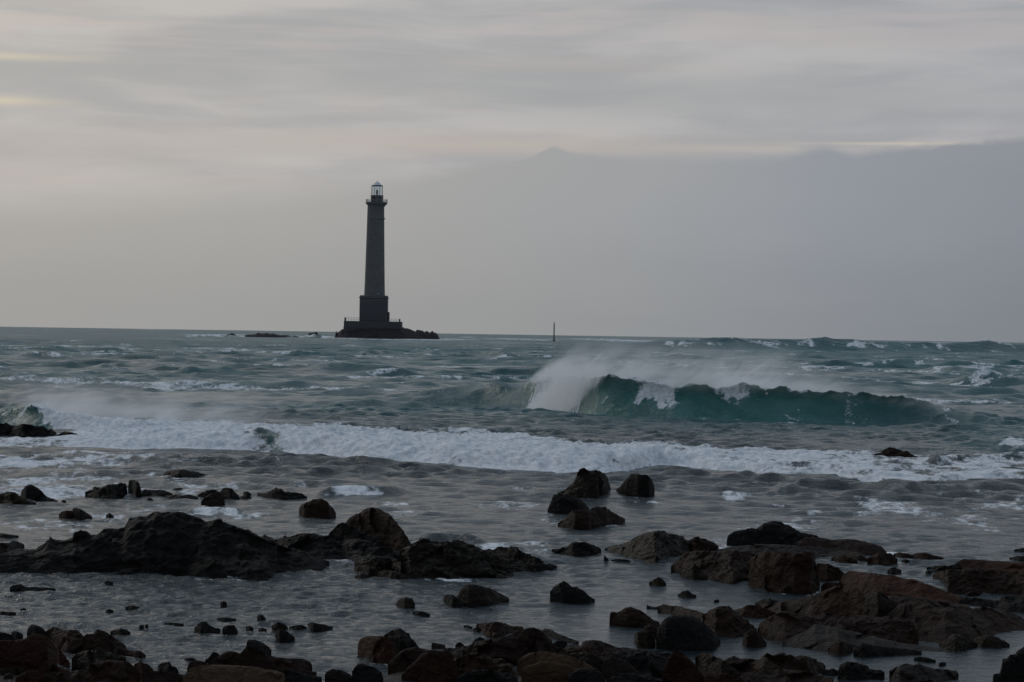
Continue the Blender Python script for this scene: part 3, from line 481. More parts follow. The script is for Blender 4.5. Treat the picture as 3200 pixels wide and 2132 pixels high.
# -- second pile
rock('Q', 'dark upright block on top of the second pile', [(765, 380), (780, 300), (810, 287), (880, 292), (960, 325), (1030, 375), (1065, 415), (1060, 440)], [(765, 480), (900, 500), (1060, 460)], mat='k', name='boulder', p=3, rough=.4, dep=.6, fac=.6)
rock('Q', 'small dark rock at the back left of the second pile', [(295, 530), (345, 490), (380, 430), (430, 435), (465, 465), (500, 520)], [(295, 570), (500, 570)], mat='k', rough=.6)
rock('Q', 'brown arched rock in the second pile, left of the big sloping one', [(360, 550), (420, 500), (490, 455), (550, 420), (620, 425), (690, 445), (740, 480), (780, 560)], [(360, 620), (780, 640)], mat='b', name='boulder', rough=.4, dep=.5)
rock('Q', 'big sloping brown rock carrying the dark upright block', [(690, 520), (700, 450), (740, 405), (780, 375), (850, 395), (920, 430), (1010, 470), (1060, 520), (1120, 600)], [(690, 680), (1120, 700)], mat='b', name='boulder', rough=.45, dep=.5, p=2.2)
rock('Q', 'flat brown slab with a blunt right end, reaching right from the second pile', [(1000, 500), (1040, 465), (1100, 485), (1200, 500), (1350, 510), (1430, 510), (1490, 540), (1530, 575), (1530, 610)], [(1000, 680), (1200, 690), (1380, 680), (1450, 650), (1530, 635)], mat='b', name='rock_ledge', p=2.4, rough=.4, dep=.4)
rock('Q', 'black rock under the flat slab with the blunt end', [(1180, 640), (1250, 625), (1330, 650), (1400, 680), (1420, 700)], [(1180, 760), (1420, 760)], mat='k', rough=.5)
rock('Q', 'low dark stone at the left foot of the second pile', [(90, 620), (110, 560), (180, 525), (240, 530), (320, 560), (400, 590)], [(90, 660), (400, 680)], mat='b', rough=.6)
rock('Q', 'broad flat-topped brown slab across the bottom of the second pile', [(30, 770), (60, 700), (130, 620), (250, 590), (400, 575), (600, 585), (800, 595), (950, 620), (1100, 645), (1200, 680), (1215, 740)], [(30, 860), (1215, 860)], mat='t', name='rock_ledge', dep=.4, p=2.6, rough=.3, fac=.5)
rock('Q', 'small floating-looking flat rock left of the second pile', [(62, 505), (90, 495), (150, 494), (195, 512)], [(62, 510), (130, 524), (195, 517)], mat='b', rough=.3)
rock('Q', 'small flat rock right of the blunt-ended slab', [(1475, 660), (1500, 652), (1550, 654), (1582, 664)], None, sag=12, mat='b', rough=.3)
rock('Q', 'black slab at the bottom edge, right of the second pile', [(1350, 720), (1400, 690), (1480, 688), (1560, 702), (1640, 720)], [(1350, 800), (1640, 800)], mat='k', rough=.4)
rock('Q', 'small black stone at the bottom edge under the second pile', [(1215, 740), (1230, 710), (1290, 705), (1350, 730)], [(1215, 800), (1350, 800)], mat='k', rough=.4)
rock('Q', 'dark hexagonal boulder with a paler right face at the bottom edge', [(1672, 700), (1690, 665), (1760, 630), (1830, 632), (1900, 655), (1960, 690), (2020, 740)], [(1672, 820), (2020, 820)], mat='g', name='boulder', p=2.4, rough=.4, fac=.5)
# -- third pile (centre bottom)
rock('R', 'smooth black boulder low at the left of the centre pile', [(0, 640), (30, 590), (60, 555), (110, 552), (180, 570), (260, 600), (330, 650), (350, 720)], [(0, 820), (350, 820)], mat='k', name='boulder', p=2.6, rough=.3, fac=.5)
rock('R', 'rounded reddish boulder with a split face, standing in water left of the centre pile', [(62, 380), (68, 320), (95, 270), (150, 245), (230, 235), (320, 238), (400, 258), (460, 300), (490, 370), (505, 440)], [(62, 410), (120, 430), (170, 465), (240, 490), (360, 512), (440, 518), (505, 500)], mat='r', name='boulder', p=2.8, rough=.45, dep=.6, fac=.8)
rock('R', 'dark angular peak behind the rounded reddish boulder', [(350, 235), (400, 205), (460, 170), (540, 155), (580, 180), (635, 210), (660, 260), (700, 310), (745, 360)], [(350, 400), (550, 440), (745, 410)], mat='k', name='boulder', p=2.0, rough=.5, dep=.5)
rock('R', 'olive-brown dome rock between the reddish boulder and the large brown one', [(400, 560), (450, 500), (520, 440), (570, 395), (640, 370), (730, 368), (800, 385), (860, 400), (880, 450)], [(400, 660), (880, 680)], mat='b', name='boulder', p=2.2, rough=.35, dep=.5, fac=.5)
rock('R', 'largest smooth brown boulder at the bottom of the centre pile', [(550, 680), (620, 600), (700, 530), (760, 460), (830, 405), (900, 395), (980, 410), (1060, 400), (1120, 450), (1160, 560), (1180, 660)], [(550, 830), (1180, 830)], mat='b', name='boulder', p=2.2, rough=.35, dep=.5, fac=.6)
rock('R', 'small rough rock sticking up behind the centre pile', [(1150, 350), (1165, 315), (1195, 305), (1220, 315), (1260, 355)], [(1150, 380), (1260, 380)], mat='k')
rock('R', 'dark ledge along the back of the centre pile', [(1020, 380), (1100, 370), (1200, 365), (1280, 350), (1350, 310), (1400, 290), (1500, 310)], [(1020, 440), (1250, 480), (1500, 480)], mat='k', name='rock_ledge', rough=.8)
rock('R', 'pointed small black rock behind the big humped rock', [(1340, 310), (1380, 270), (1430, 245), (1470, 265), (1500, 300)], [(1340, 340), (1500, 330)], mat='k', rough=.6)
rock('R', 'weedy flat outcrop behind the humped rock, with a pale pool beside it', [(1385, 115), (1400, 95), (1480, 85), (1520, 90), (1590, 75), (1650, 82), (1730, 100), (1800, 120), (1890, 125), (1920, 160)], [(1385, 125), (1460, 150), (1480, 220), (1580, 240), (1660, 230), (1740, 180), (1920, 175)], mat='b', name='rock_ledge', rough=.9, dep=.45)
rock('R', 'small flat weedy rock awash left of the weedy outcrop', [(1350, 150), (1370, 138), (1410, 142), (1440, 155)], None, sag=10, mat='k')
rock('R', 'tiny rock awash farthest left of the weedy outcrop', [(1245, 115), (1280, 108), (1320, 122), (1345, 132)], None, sag=3, mat='k')
rock('R', 'large humped dark brown rock dominating the centre pile', [(1230, 400), (1300, 350), (1400, 310), (1560, 280), (1700, 260), (1800, 215), (1880, 180), (1960, 160), (2040, 160), (2090, 180), (2150, 230), (2200, 270), (2260, 340), (2300, 400)], [(1230, 520), (1600, 580), (2000, 560), (2300, 520)], mat='b', name='boulder', dep=.5, p=1.7, rough=.6)
rock('R', 'black slanting rock right of the humped rock, in shallow water', [(2112, 185), (2150, 148), (2220, 165), (2300, 205), (2380, 240), (2460, 270), (2530, 300)], [(2112, 200), (2230, 240), (2350, 270), (2530, 305)], mat='k', rough=.8)
rock('R', 'small dark rock in the foam between the slanting rock and the near ledge', [(2240, 320), (2280, 290), (2340, 280), (2400, 300)], [(2240, 330), (2400, 330)], mat='k')
rock('R', 'jumble of weathered brown stone below the humped rock', [(1080, 540), (1200, 480), (1320, 440), (1450, 440), (1560, 480), (1680, 500), (1780, 560), (1850, 640)], [(1080, 760), (1850, 780)], mat='b', name='rock_ledge', rough=1.2, dep=.6)
rock('R', 'dark stone at the bottom edge under the weathered jumble', [(1150, 720), (1300, 640), (1450, 620), (1600, 630), (1750, 650), (1850, 700)], [(1150, 840), (1850, 840)], mat='k', rough=.8, dep=.5)
rock('R', 'tan slab with a bright smooth top, back one of two at bottom centre', [(1840, 520), (1900, 470), (1980, 430), (2070, 410), (2180, 418), (2300, 440), (2420, 470), (2560, 520), (2680, 580)], [(1840, 640), (2300, 680), (2680, 680)], mat='t', name='boulder', dep=.5, p=1.7, rough=.3, fac=.5)
rock('R', 'tan slab with a steep dark front, front one of two at bottom centre', [(1890, 640), (1920, 590), (2020, 560), (2100, 525), (2200, 535), (2320, 560), (2440, 590), (2560, 640)], [(1890, 800), (2560, 820)], mat='t', name='boulder', dep=.5, p=2.4, rough=.3, fac=.5)
# -- fourth pile (right of centre bottom)
rock('S', 'dark layered ledge with a stepped top behind the tan slabs', [(-60, 330), (0, 320), (80, 325), (95, 300), (130, 292), (230, 300), (250, 262), (300, 242), (370, 245), (440, 260), (500, 285), (560, 310), (640, 320), (760, 335), (900, 340)], [(-60, 420), (300, 440), (600, 430), (900, 400)], mat='b', name='rock_ledge', dep=.45, rough=.8)
rock('S', 'slate-grey slab lying below the layered ledge', [(80, 400), (150, 370), (250, 360), (350, 375), (430, 420), (480, 480), (520, 520)], [(80, 500), (300, 540), (520, 530)], mat='g', rough=.3, dep=.4, fac=.5)
rock('S', 'grey-brown sloping slab right of the slate-grey one', [(430, 520), (470, 440), (540, 420), (620, 430), (700, 470), (770, 540), (850, 600)], [(430, 640), (850, 660)], mat='g', name='boulder', rough=.35, fac=.5)
rock('S', 'dark arched rock at the bottom edge with a tan rim', [(90, 620), (150, 560), (220, 525), (300, 520), (380, 520), (430, 570), (470, 640)], [(90, 740), (470, 740)], mat='k', name='boulder', rough=.3, p=2.8, fac=.5)
rock('S', 'long black ledge right behind the sloping slabs, under the egg-shaped boulder', [(520, 400), (620, 350), (760, 345), (880, 350), (960, 340), (1050, 360), (1160, 375), (1240, 390)], [(520, 560), (900, 600), (1240, 560)], mat='k', name='rock_ledge', rough=.8, dep=.5)
rock('S', 'upright split brown slab at bottom right of centre', [(1020, 560), (1080, 430), (1120, 365), (1180, 350), (1240, 400), (1300, 450), (1360, 520), (1420, 600)], [(1020, 740), (1420, 740)], mat='b', name='boulder', rough=.5, p=2.0)
rock('S', 'brown ridge stone slanting down right beside the split slab', [(1340, 410), (1400, 368), (1460, 375), (1540, 410), (1620, 450), (1700, 510), (1780, 570)], [(1340, 600), (1600, 700), (1780, 640)], mat='b', name='rock_ledge', rough=.7, dep=.4)
rock('S', 'low dark stone at the bottom edge below the long black ledge', [(480, 640), (560, 590), (680, 565), (800, 580), (920, 600), (1020, 640)], [(480, 740), (1020, 740)], mat='k', rough=.6)
rock('S', 'small brown stone at the bottom edge below the slanting ridge stone', [(1380, 640), (1480, 580), (1600, 570), (1700, 600), (1780, 650)], [(1380, 740), (1780, 740)], mat='b', rough=.6)
rock('S', 'layered dark ledge with slanting grooves, right end of the near shore', [(1600, 460), (1650, 425), (1700, 408), (1780, 430), (1860, 430), (1950, 435), (1980, 400), (2030, 378), (2090, 395), (2150, 372), (2200, 380), (2270, 400), (2340, 400), (2420, 405), (2500, 430), (2580, 475), (2600, 500)], [(1600, 600), (2000, 680), (2400, 640), (2600, 520)], mat='b', name='rock_ledge', rough=1.0, dep=.5)
rock('S', 'brown near slab under the grooved ledge, sliding down to the right corner pool', [(1700, 640), (1850, 560), (2000, 540), (2200, 530), (2400, 550), (2550, 590), (2680, 620)], [(1700, 740), (2680, 740)], mat='b', name='rock_ledge', rough=.6, dep=.4)
# -- bottom right
rock('T', 'tiny linked black stones between the grooved ledge and the knobbly rock', [(395, 545), (430, 528), (470, 530), (500, 515), (550, 540)], [(395, 550), (500, 560), (550, 552)], mat='k')
rock('T', 'knobbly black rock standing in the near pool', [(548, 560), (565, 500), (590, 478), (640, 456), (700, 462), (760, 478), (820, 490), (870, 530), (940, 538), (1000, 555), (1005, 580)], [(548, 585), (640, 600), (760, 592), (900, 590), (1005, 590)], mat='k', name='boulder', p=2.6, rough=.8)
rock('T', 'low flat brown slab with a black back edge in the near pool', [(1050, 545), (1120, 505), (1220, 470), (1280, 485), (1340, 475), (1430, 505), (1500, 525), (1600, 530), (1700, 545), (1720, 575)], [(1050, 600), (1150, 640), (1450, 640), (1600, 610), (1720, 582)], mat='g', name='rock_ledge', rough=.4, dep=.4)
rock('T', 'tall dark stepped block in the bottom right corner', [(2052, 620), (2060, 580), (2120, 575), (2135, 500), (2145, 432), (2200, 425), (2210, 398), (2280, 385), (2290, 360), (2350, 318), (2420, 310), (2500, 350)], [(2052, 720), (2500, 720)], mat='k', name='boulder', p=4, rough=.4, dep=.5, fac=.6)
rock('T', 'floating black dash of rock in the near pool', [(1530, 466), (1560, 458), (1600, 458)], None, sag=6, mat='k')

# ------------------------------------------------------------------ distant reef, islet, lighthouse, marker pole
DLH = 935.0; SP_ = DLH/FPX
def simple(name, c, rough=.8, spec=.3, bump=0, bs=1.0):
    m = bpy.data.materials.new(name); m.use_nodes = True; t = NT(m.node_tree)
    g = t.add('ShaderNodeNewGeometry'); n = t.noise(g.outputs['Position'], bs, 5, .6)
    col = t.mix(t.ss(n, .3, .7), tuple(x*.86 for x in c), tuple(min(1, x*1.12) for x in c))
    s = t.add('ShaderNodeBsdfPrincipled', i={'Base Color': col, 'Roughness': rough})
    s.inputs['Specular IOR Level'].default_value = spec
    if bump:
        b = t.add('ShaderNodeBump', i={'Strength': bump, 'Distance': .05, 'Height': n}); t.put(s.inputs['Normal'], b.outputs[0])
    t.add('ShaderNodeOutputMaterial', i={0: s.outputs[0]}); return m
def masonry():
    m = bpy.data.materials.new('granite_masonry'); m.use_nodes = True; t = NT(m.node_tree)
    tc_ = t.add('ShaderNodeTexCoord').outputs['Object']; se = t.add('ShaderNodeSeparateXYZ', i={0: tc_})
    ang = t.m('MULTIPLY', t.m('ARCTAN2', se.outputs[0], se.outputs[1]), 4.5)
    br = t.add('ShaderNodeTexBrick', i={'Vector': t.xyz(ang, se.outputs[2], 0.0), 'Color1': (.15, .15, .15, 1), 'Color2': (.185, .185, .18, 1), 'Mortar': (.11, .11, .11, 1)})
    br.inputs['Scale'].default_value = 1.0; br.inputs['Brick Width'].default_value = 1.1; br.inputs['Row Height'].default_value = .55; br.inputs['Mortar Size'].default_value = .03
    n = t.noise(tc_, .25, 6, .6)
    col = t.mix(t.m('MULTIPLY', t.ss(n, .4, .7), .5), br.outputs[0], (.12, .12, .125))
    wet = t.ss(se.outputs[2], 17.0, 12.0)                     # weathered dark plinth
    col = t.mix(t.m('MULTIPLY', wet, .75), col, (.072, .071, .082))
    s = t.add('ShaderNodeBsdfPrincipled', i={'Base Color': col, 'Roughness': .85}); s.inputs['Specular IOR Level'].default_value = .2
    t.add('ShaderNodeOutputMaterial', i={0: s.outputs[0]}); return m
M_MAS = masonry(); M_DARK = simple('dark_ironwork', (.05, .05, .055)); M_PALE = simple('pale_painted_metal', (.42, .52, .58), .5)
M_RAIL = simple('galvanised_rail', (.30, .31, .31), .5); M_ROOF = simple('zinc_roof', (.62, .68, .72), .45)
M_GLASS = bpy.data.materials.new('lantern_glass'); M_GLASS.use_nodes = True
t = NT(M_GLASS.node_tree)
tr = t.add('ShaderNodeBsdfTransparent', i={0: (.84, .90, .93, 1)}); gl = t.add('ShaderNodeBsdfGlossy', i={0: (.8, .85, .9, 1), 'Roughness': .1})
t.add('ShaderNodeOutputMaterial', i={0: t.add('ShaderNodeMixShader', i={0: .14, 1: tr.outputs[0], 2: gl.outputs[0]}).outputs[0]})

YB = 1058.0
zb = zat(1168, YB, DLH)[0]; xb = wx(1168, DLH)
def hz(y): return (YB-y)*SP_
def hx(x): return (x-1168)*SP_
lh = bpy.data.objects.new('lighthouse', None); C.collection.objects.link(lh); lh.location = (xb, DLH, zb)
tag(lh, 'tall grey granite lighthouse with a pale lantern top, standing on a small rock islet', 'lighthouse')
def lathe(name, prof, mat, parent=lh, n=48, cx=0, cy=0):
    v = []; f = []
    for r, z in prof:
        for k in range(n):
            a = 2*math.pi*k/n; v.append((cx+r*math.cos(a), cy+r*math.sin(a), z))
    for j in range(len(prof)-1):
        for k in range(n):
            f.append((j*n+k, j*n+(k+1) % n, (j+1)*n+(k+1) % n, (j+1)*n+k))
    f.append(tuple(range(n))[::-1]); f.append(tuple(range((len(prof)-1)*n, len(prof)*n)))
    return mesh_obj(name, v, f, mat, parent)
def boxes(name, bl, mat, parent=lh, bevel=0):
    v = []; f = []
    for x0, x1, y0, y1, z0, z1 in bl:
        b = len(v); v += [(x, y, z) for z in (z0, z1) for x, y in ((x0, y0), (x1, y0), (x1, y1), (x0, y1))]
        f += [tuple(b+i for i in q) for q in ((0, 3, 2, 1), (4, 5, 6, 7), (0, 1, 5, 4), (1, 2, 6, 5), (2, 3, 7, 6), (3, 0, 4, 7))]
    o = mesh_obj(name, v, f, mat, parent)
    if bevel:
        md = o.modifiers.new('b', 'BEVEL'); md.width = bevel; md.segments = 2
    return o
def lpx(X, Y): return 1000+X/2.704, 520+Y/2.704
K = SP_/2.704
def LX(X): return (1000+X/2.704-1168)*SP_
def LZ(Y): return (YB-520-Y/2.704)*SP_
ax_ = LX(454)
# platform with sloping plinth
boxes('platform', [(LX(208), LX(688), -6, 7, -1.0, LZ(1310))], M_MAS, bevel=.15)
boxes('platform_step', [(LX(204), LX(692), -6.2, 7.2, LZ(1370), LZ(1362))], M_MAS)
boxes('parapet_post', [(LX(212), LX(224), -5.8, -5.2, LZ(1310), LZ(1281))], M_DARK)
boxes('parapet_post', [(LX(672), LX(682), -5.8, -5.2, LZ(1312), LZ(1287))], M_DARK)
def rail(name, x0, x1, y, z0, z1, n, mat, th=.05):
    b = [(x0, x1, y-th/2, y+th/2, z1-th, z1), (x0, x1, y-th/2, y+th/2, (z0+z1)/2-th/2, (z0+z1)/2+th/2)]
    for k in range(n+1):
        x = x0+(x1-x0)*k/n; b.append((x-th/2, x+th/2, y-th, y+th, z0, z1))
    return boxes(name, b, mat)
rail('railing', LX(226), LX(333), -5.5, LZ(1310), LZ(1281), 5, M_RAIL, .09)
rail('railing', LX(584), LX(671), -5.5, LZ(1312), LZ(1288), 4, M_RAIL, .09)
# lower tower
boxes('lower_tower', [(LX(335), LX(566), -4.3, 5.5, LZ(1310)-.01, LZ(1118))], M_MAS, bevel=.25)
boxes('stair_annex', [(LX(560), LX(583), -2.5, 2.5, LZ(1312), LZ(1230))], M_MAS, bevel=.1)
boxes('cornice', [(LX(331), LX(570), -4.6, 5.8, LZ(1118)+.002, LZ(1104)), (LX(337), LX(565), -4.4, 5.6, LZ(1104)-.002, LZ(1092))], M_MAS, bevel=.18)
r = lambda a, b: (LX(b)-LX(a))/2
cxs = LX(450)
sh = []
for i in range(13):
    tt = i/12; Yv = 1092+(330-1092)*tt; w = (538-362)+(141-176)*tt**.85; sh.append((w/2*K, LZ(Yv)))
# axis drifts a touch: build the shaft as an upright cone on its mean axis
shaft = lathe('shaft', sh, M_MAS, cx=LX(455), n=64)
lathe('band', [(75.5*K, LZ(447)), (76.5*K, LZ(444)), (76.5*K, LZ(440)), (75*K, LZ(438))], M_MAS, cx=LX(459))
lathe('gallery', [(71.5*K, LZ(340)), (76*K, LZ(330)), (86*K, LZ(322)), (91*K, LZ(318)), (92*K, LZ(306)), (91*K, LZ(304)), (60*K, LZ(303.9))], M_MAS, cx=LX(460))
# gallery railing
bl_ = []
gr_ = 90*K
rr_v = []; rr_f = []
def ringtube(v, f, R, z, th, n=40, cx=0):
    b = len(v)
    for k in range(n):
        a = 2*math.pi*k/n
        for dr, dz in ((-th, -th), (th, -th), (th, th), (-th, th)):
            v.append((cx+(R+dr)*math.cos(a), (R+dr)*math.sin(a), z+dz))
    for k in range(n):
        for j in range(4):
            f.append((b+k*4+j, b+k*4+(j+1) % 4, b+((k+1) % n)*4+(j+1) % 4, b+((k+1) % n)*4+j))
for zz in (LZ(281), LZ(288), LZ(296)): ringtube(rr_v, rr_f, gr_, zz, .035, cx=LX(461))
for k in range(24):
    a = 2*math.pi*k/24; x = LX(461)+gr_*math.cos(a); y = gr_*math.sin(a); b = len(rr_v)
    for z in (LZ(304), LZ(280)):
        rr_v += [(x-.05, y-.05, z), (x+.05, y-.05, z), (x+.05, y+.05, z), (x-.05, y+.05, z)]
    rr_f += [tuple(b+i for i in q) for q in ((0, 1, 5, 4), (1, 2, 6, 5), (2, 3, 7, 6), (3, 0, 4, 7), (4, 5, 6, 7))]
mesh_obj('gallery_railing', rr_v, rr_f, M_RAIL, lh)
CL = LX(463)
sr = lathe('service_room', [(53*K, LZ(304)), (53*K, LZ(250)), (55*K, LZ(249)), (55*K, LZ(246)), (46*K, LZ(245.5))], M_MAS, cx=CL, n=16)
boxes('door', [(LX(440), LX(452), -53*K-.10, -53*K+.35, LZ(303), LZ(262))], M_DARK, sr)
boxes('pilaster', [(LX(x), LX(x+3), -53*K-.12, -53*K+.6, LZ(303), LZ(252)) for x in (425, 480, 494)], M_MAS, sr)
ln = lathe('lantern', [(44*K, LZ(246)), (44*K, LZ(167))], M_GLASS, cx=CL, n=12)
# glazing bars
bv = []
for k in range(6):
    a = 2*math.pi*(k)/6; R = 45*K; x = CL+R*math.cos(a); y = R*math.sin(a); wd = .20 if k % 3 == 0 else .09
    bv.append((x-wd/2, x+wd/2, y-wd/2, y+wd/2, LZ(246), LZ(166)))
boxes('glazing_bars', bv, M_DARK, ln)
lathe('lens', [(5*K, LZ(240)), (8*K, LZ(232)), (9*K, LZ(218)), (8*K, LZ(204)), (5*K, LZ(197)), (1.2*K, LZ(196)), (1.2*K, LZ(175))], M_DARK, ln, 20, CL)
lathe('lens_pedestal', [(12*K, LZ(246)), (7*K, LZ(242)), (6*K, LZ(240))], M_DARK, ln, 16, CL)
ledge = lathe('lantern_cornice', [(46*K, LZ(168)), (48*K, LZ(166)), (48*K, LZ(162)), (44*K, LZ(161))], M_DARK, cx=CL, n=24)
rf = lathe('roof', [(45*K, LZ(161.5)), (38*K, LZ(156)), (24*K, LZ(142)), (9*K, LZ(131)), (4*K, LZ(128))], M_ROOF, cx=CL, n=12)
lathe('finial', [(3*K, LZ(129)), (4*K, LZ(126.5)), (3*K, LZ(124.5)), (.8*K, LZ(124)), (.6*K, LZ(119))], M_ROOF, rf, 12, CL)
boxes('window_ledge', [(LX(484), LX(496), -4.62, -4.2, LZ(1087)+.3, LZ(1081)+.3)], M_PALE)
win = []
for Yw in (560, 760, 960): win.append((LX(457), LX(461), -75*K-.5-(Yw-443)*.0007*5, -3.0, LZ(Yw+14), LZ(Yw)))

# islet under the lighthouse: heightfield rock
def islet():
    tx = [(126, 1440), (140, 1432), (150, 1412), (138, 1390), (180, 1388), (205, 1372), (230, 1365), (688, 1362), (720, 1364), (770, 1378), (812, 1388), (816, 1377), (850, 1380), (880, 1389), (935, 1392), (945, 1386), (980, 1400), (1000, 1425), (1008, 1448), (1016, 1456)]
    tx = sorted(tx); X_ = np.array([a for a, b in tx], float); Z_ = np.array([LZ(b) for a, b in tx])
    nx, ny = 220, 60
    u = np.linspace(X_[0], X_[-1], nx); zc = np.interp(u, X_, Z_)
    zc = zc+.25*fbm(np.stack([u*.06, u*0, u*0], 1), 4, 3)*(u > 690)
    v = np.linspace(-1, 1, ny); P = np.zeros((ny, nx, 3))
    e = np.clip((u-X_[0])/(X_[-1]-X_[0]), 0, 1); hw = 14*np.clip(4*e*(1-e), .02, 1)**.35
    for j, vv in enumerate(v):
        P[j, :, 0] = [LX(a) for a in u]; P[j, :, 1] = vv*hw
        P[j, :, 2] = (zc+1.2)*(1-abs(vv)**2.6)-1.2
    q = P.reshape(-1, 3); P[:, :, 2] += (.45*fbm(q*.45, 5, 9, .6)*(1-np.exp(-((q[:, 2]+1)/1.0)**2))*np.abs(np.repeat(v, nx))**.5).reshape(ny, nx)
    P[:, :, 0] += xb; P[:, :, 1] += DLH; P[:, :, 2] += zb
    o = grid_mesh('islet', P, M_FAR); tag(o, 'dark rock islet under the lighthouse with a lumpy tail running right', 'islet')
islet()
def reef(label, top, d, dy=6, mat=M_FAR):
    tp = fix('D', top); nx = 70; xs = np.linspace(tp[0, 0], tp[-1, 0], nx); yt = np.interp(xs, tp[:, 0], tp[:, 1])
    zz = np.array([zat(x, y, d)[0] for x, y in zip(xs, yt)]); X_ = np.array([zat(x, y, d)[1] for x, y in zip(xs, yt)])
    zs = -d*d/(2*RE)
    zz = np.maximum(zz, zs-.2)+.22*fbm(np.stack([X_*.8, X_*0, X_*0], 1), 4, int(d))
    v = np.linspace(-1, 1, 16); P = np.zeros((16, nx, 3))
    for j, vv in enumerate(v):
        P[j, :, 0] = X_; P[j, :, 1] = d+vv*dy; P[j, :, 2] = (zz-zs+.8)*(1-abs(vv)**2.2)+zs-.8
    P[:, :, 2] += (.2*fbm(P.reshape(-1, 3)*.8, 4, 5)).reshape(16, nx)
    o = grid_mesh('reef_rock', P, mat); tag(o, label, 'reef', 'reef rocks left of the lighthouse')
reef('leftmost dark reef rock in white surf, left of the lighthouse', [(1505, 212), (1530, 203), (1555, 198), (1575, 210), (1600, 214)], 880)
reef('long low middle reef rock in surf left of the lighthouse', [(1640, 212), (1680, 203), (1740, 198), (1800, 197), (1830, 203), (1880, 210), (1960, 213), (2000, 218)], 860)
reef('sloping block of reef nearest to the lighthouse on its left', [(2056, 216), (2066, 196), (2110, 193), (2150, 195), (2140, 206), (2120, 216)], 880)

# marker pole
pz, px_ = zat(1731, 1067, 900)
pole = bpy.data.objects.new('marker_pole', None); C.collection.objects.link(pole); pole.location = (px_, 900, pz)
tag(pole, 'thin dark marker pole standing in the sea right of the lighthouse', 'pole')
sP = 900/FPX
lathe('post', [(.24, -2), (.22, 0), (.20, 52*sP), (.17, 57*sP)], M_DARK, pole, 12)
lathe('tip', [(.16, 57*sP), (.10, 59*sP), (.04, 61*sP)], M_DARK, pole, 12)
lathe('footing', [(.45, -2), (.42, .3), (.24, .6)], M_DARK, pole, 12)
# ------------------------------------------------------------------ sea
def mat_water():
    m = bpy.data.materials.new('sea_water'); m.use_nodes = True; t = NT(m.node_tree)
    geo = t.add('ShaderNodeNewGeometry'); pos = geo.outputs['Position']
    fo = t.add('ShaderNodeAttribute', attribute_name='foam').outputs['Fac']
    dp = t.add('ShaderNodeAttribute', attribute_name='deep').outputs['Fac']
    gr = t.add('ShaderNodeAttribute', attribute_name='glass').outputs['Fac']
    se = t.add('ShaderNodeSeparateXYZ', i={0: pos})
    body = t.mix(dp, (.018, .031, .037), (.012, .098, .110))
    big = t.noise(pos, .045, 3)
    body = t.mix(t.m('MULTIPLY', t.ss(big, .45, .62), .22), body, (.032, .055, .062))
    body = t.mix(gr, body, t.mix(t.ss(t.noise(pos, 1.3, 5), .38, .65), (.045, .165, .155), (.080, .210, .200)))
    # foam breakup: lacy, stretched along the crests
    fv = t.xyz(t.m('MULTIPLY', se.outputs[0], 1.0), t.m('MULTIPLY', se.outputs[1], .55), t.m('MULTIPLY', se.outputs[2], 1.6))
    f1 = t.noise(fv, 1.1, 8, .68, .6)
    f2 = t.noise(fv, 7.0, 5, .7, .3)
    fn = t.m('ADD', t.m('MULTIPLY', f1, .72), t.m('MULTIPLY', f2, .28))
    thr = t.m('MULTIPLY_ADD', fo, -.62, .86)
    d = t.m('SUBTRACT', fn, thr)
    fa = t.m('MULTIPLY', t.ss(d, -.035, .085), t.ss(fo, .02, .25), clamp=True)
    # ripples
    rv = t.xyz(t.m('MULTIPLY', se.outputs[0], .55), se.outputs[1], se.outputs[2])
    rdg = lambda q: t.m('SUBTRACT', 1.0, t.m('ABSOLUTE', t.m('MULTIPLY_ADD', q, 2.0, -1.0)))
    r1 = rdg(t.noise(rv, 1.9, 5, .6, .5))
    r2 = rdg(t.noise(rv, 7.0, 5, .65, .3))
    r0 = t.noise(rv, .55, 4, .6, .3)
    fr_ = t.ss(t.m('ABSOLUTE', se.outputs[1]), 50, 420)
    rr = t.m('ADD', t.m('MULTIPLY', t.m('ADD', r1, t.m('MULTIPLY', r2, 1.0)), .062), t.m('MULTIPLY', r0, t.m('MULTIPLY_ADD', fr_, .9, .10)))
    cl = t.add('ShaderNodeAttribute', attribute_name='calm').outputs['Fac']
    bmp = t.add('ShaderNodeBump', i={'Strength': t.m('MULTIPLY_ADD', cl, -.75, 1.0), 'Distance': 1.0, 'Height': rr})
    wat = t.add('ShaderNodeBsdfPrincipled', i={'Base Color': body, 'Roughness': t.m('MULTIPLY_ADD', fr_, .2, .12), 'IOR': 1.333, 'Normal': bmp.outputs[0]})
    t.put(wat.inputs['Specular IOR Level'], t.m('MULTIPLY_ADD', fr_, -.30, .5))
    fb = t.add('ShaderNodeBump', i={'Strength': .8, 'Distance': .10, 'Height': fn})
    fcol = t.mix(t.ss(f2, .35, .62), (.50, .56, .60), (.80, .83, .85))
    foam = t.add('ShaderNodeBsdfPrincipled', i={'Base Color': fcol, 'Roughness': .9, 'Normal': fb.outputs[0]})
    foam.inputs['Specular IOR Level'].default_value = .1
    mx = t.add('ShaderNodeMixShader', i={0: fa, 1: wat.outputs[0], 2: foam.outputs[0]})
    t.add('ShaderNodeOutputMaterial', i={0: mx.outputs[0]})
    return m

def polar(px):                            # px polyline on z=0 -> (theta, dist)
    r = []
    for x, y in px:
        p = at(x, y); r.append((math.atan2(p[0], p[1]), math.hypot(p[0], p[1])))
    return np.array(r)
def th_of(x): return math.atan((x-1600)/FPX)

QS = 1.0
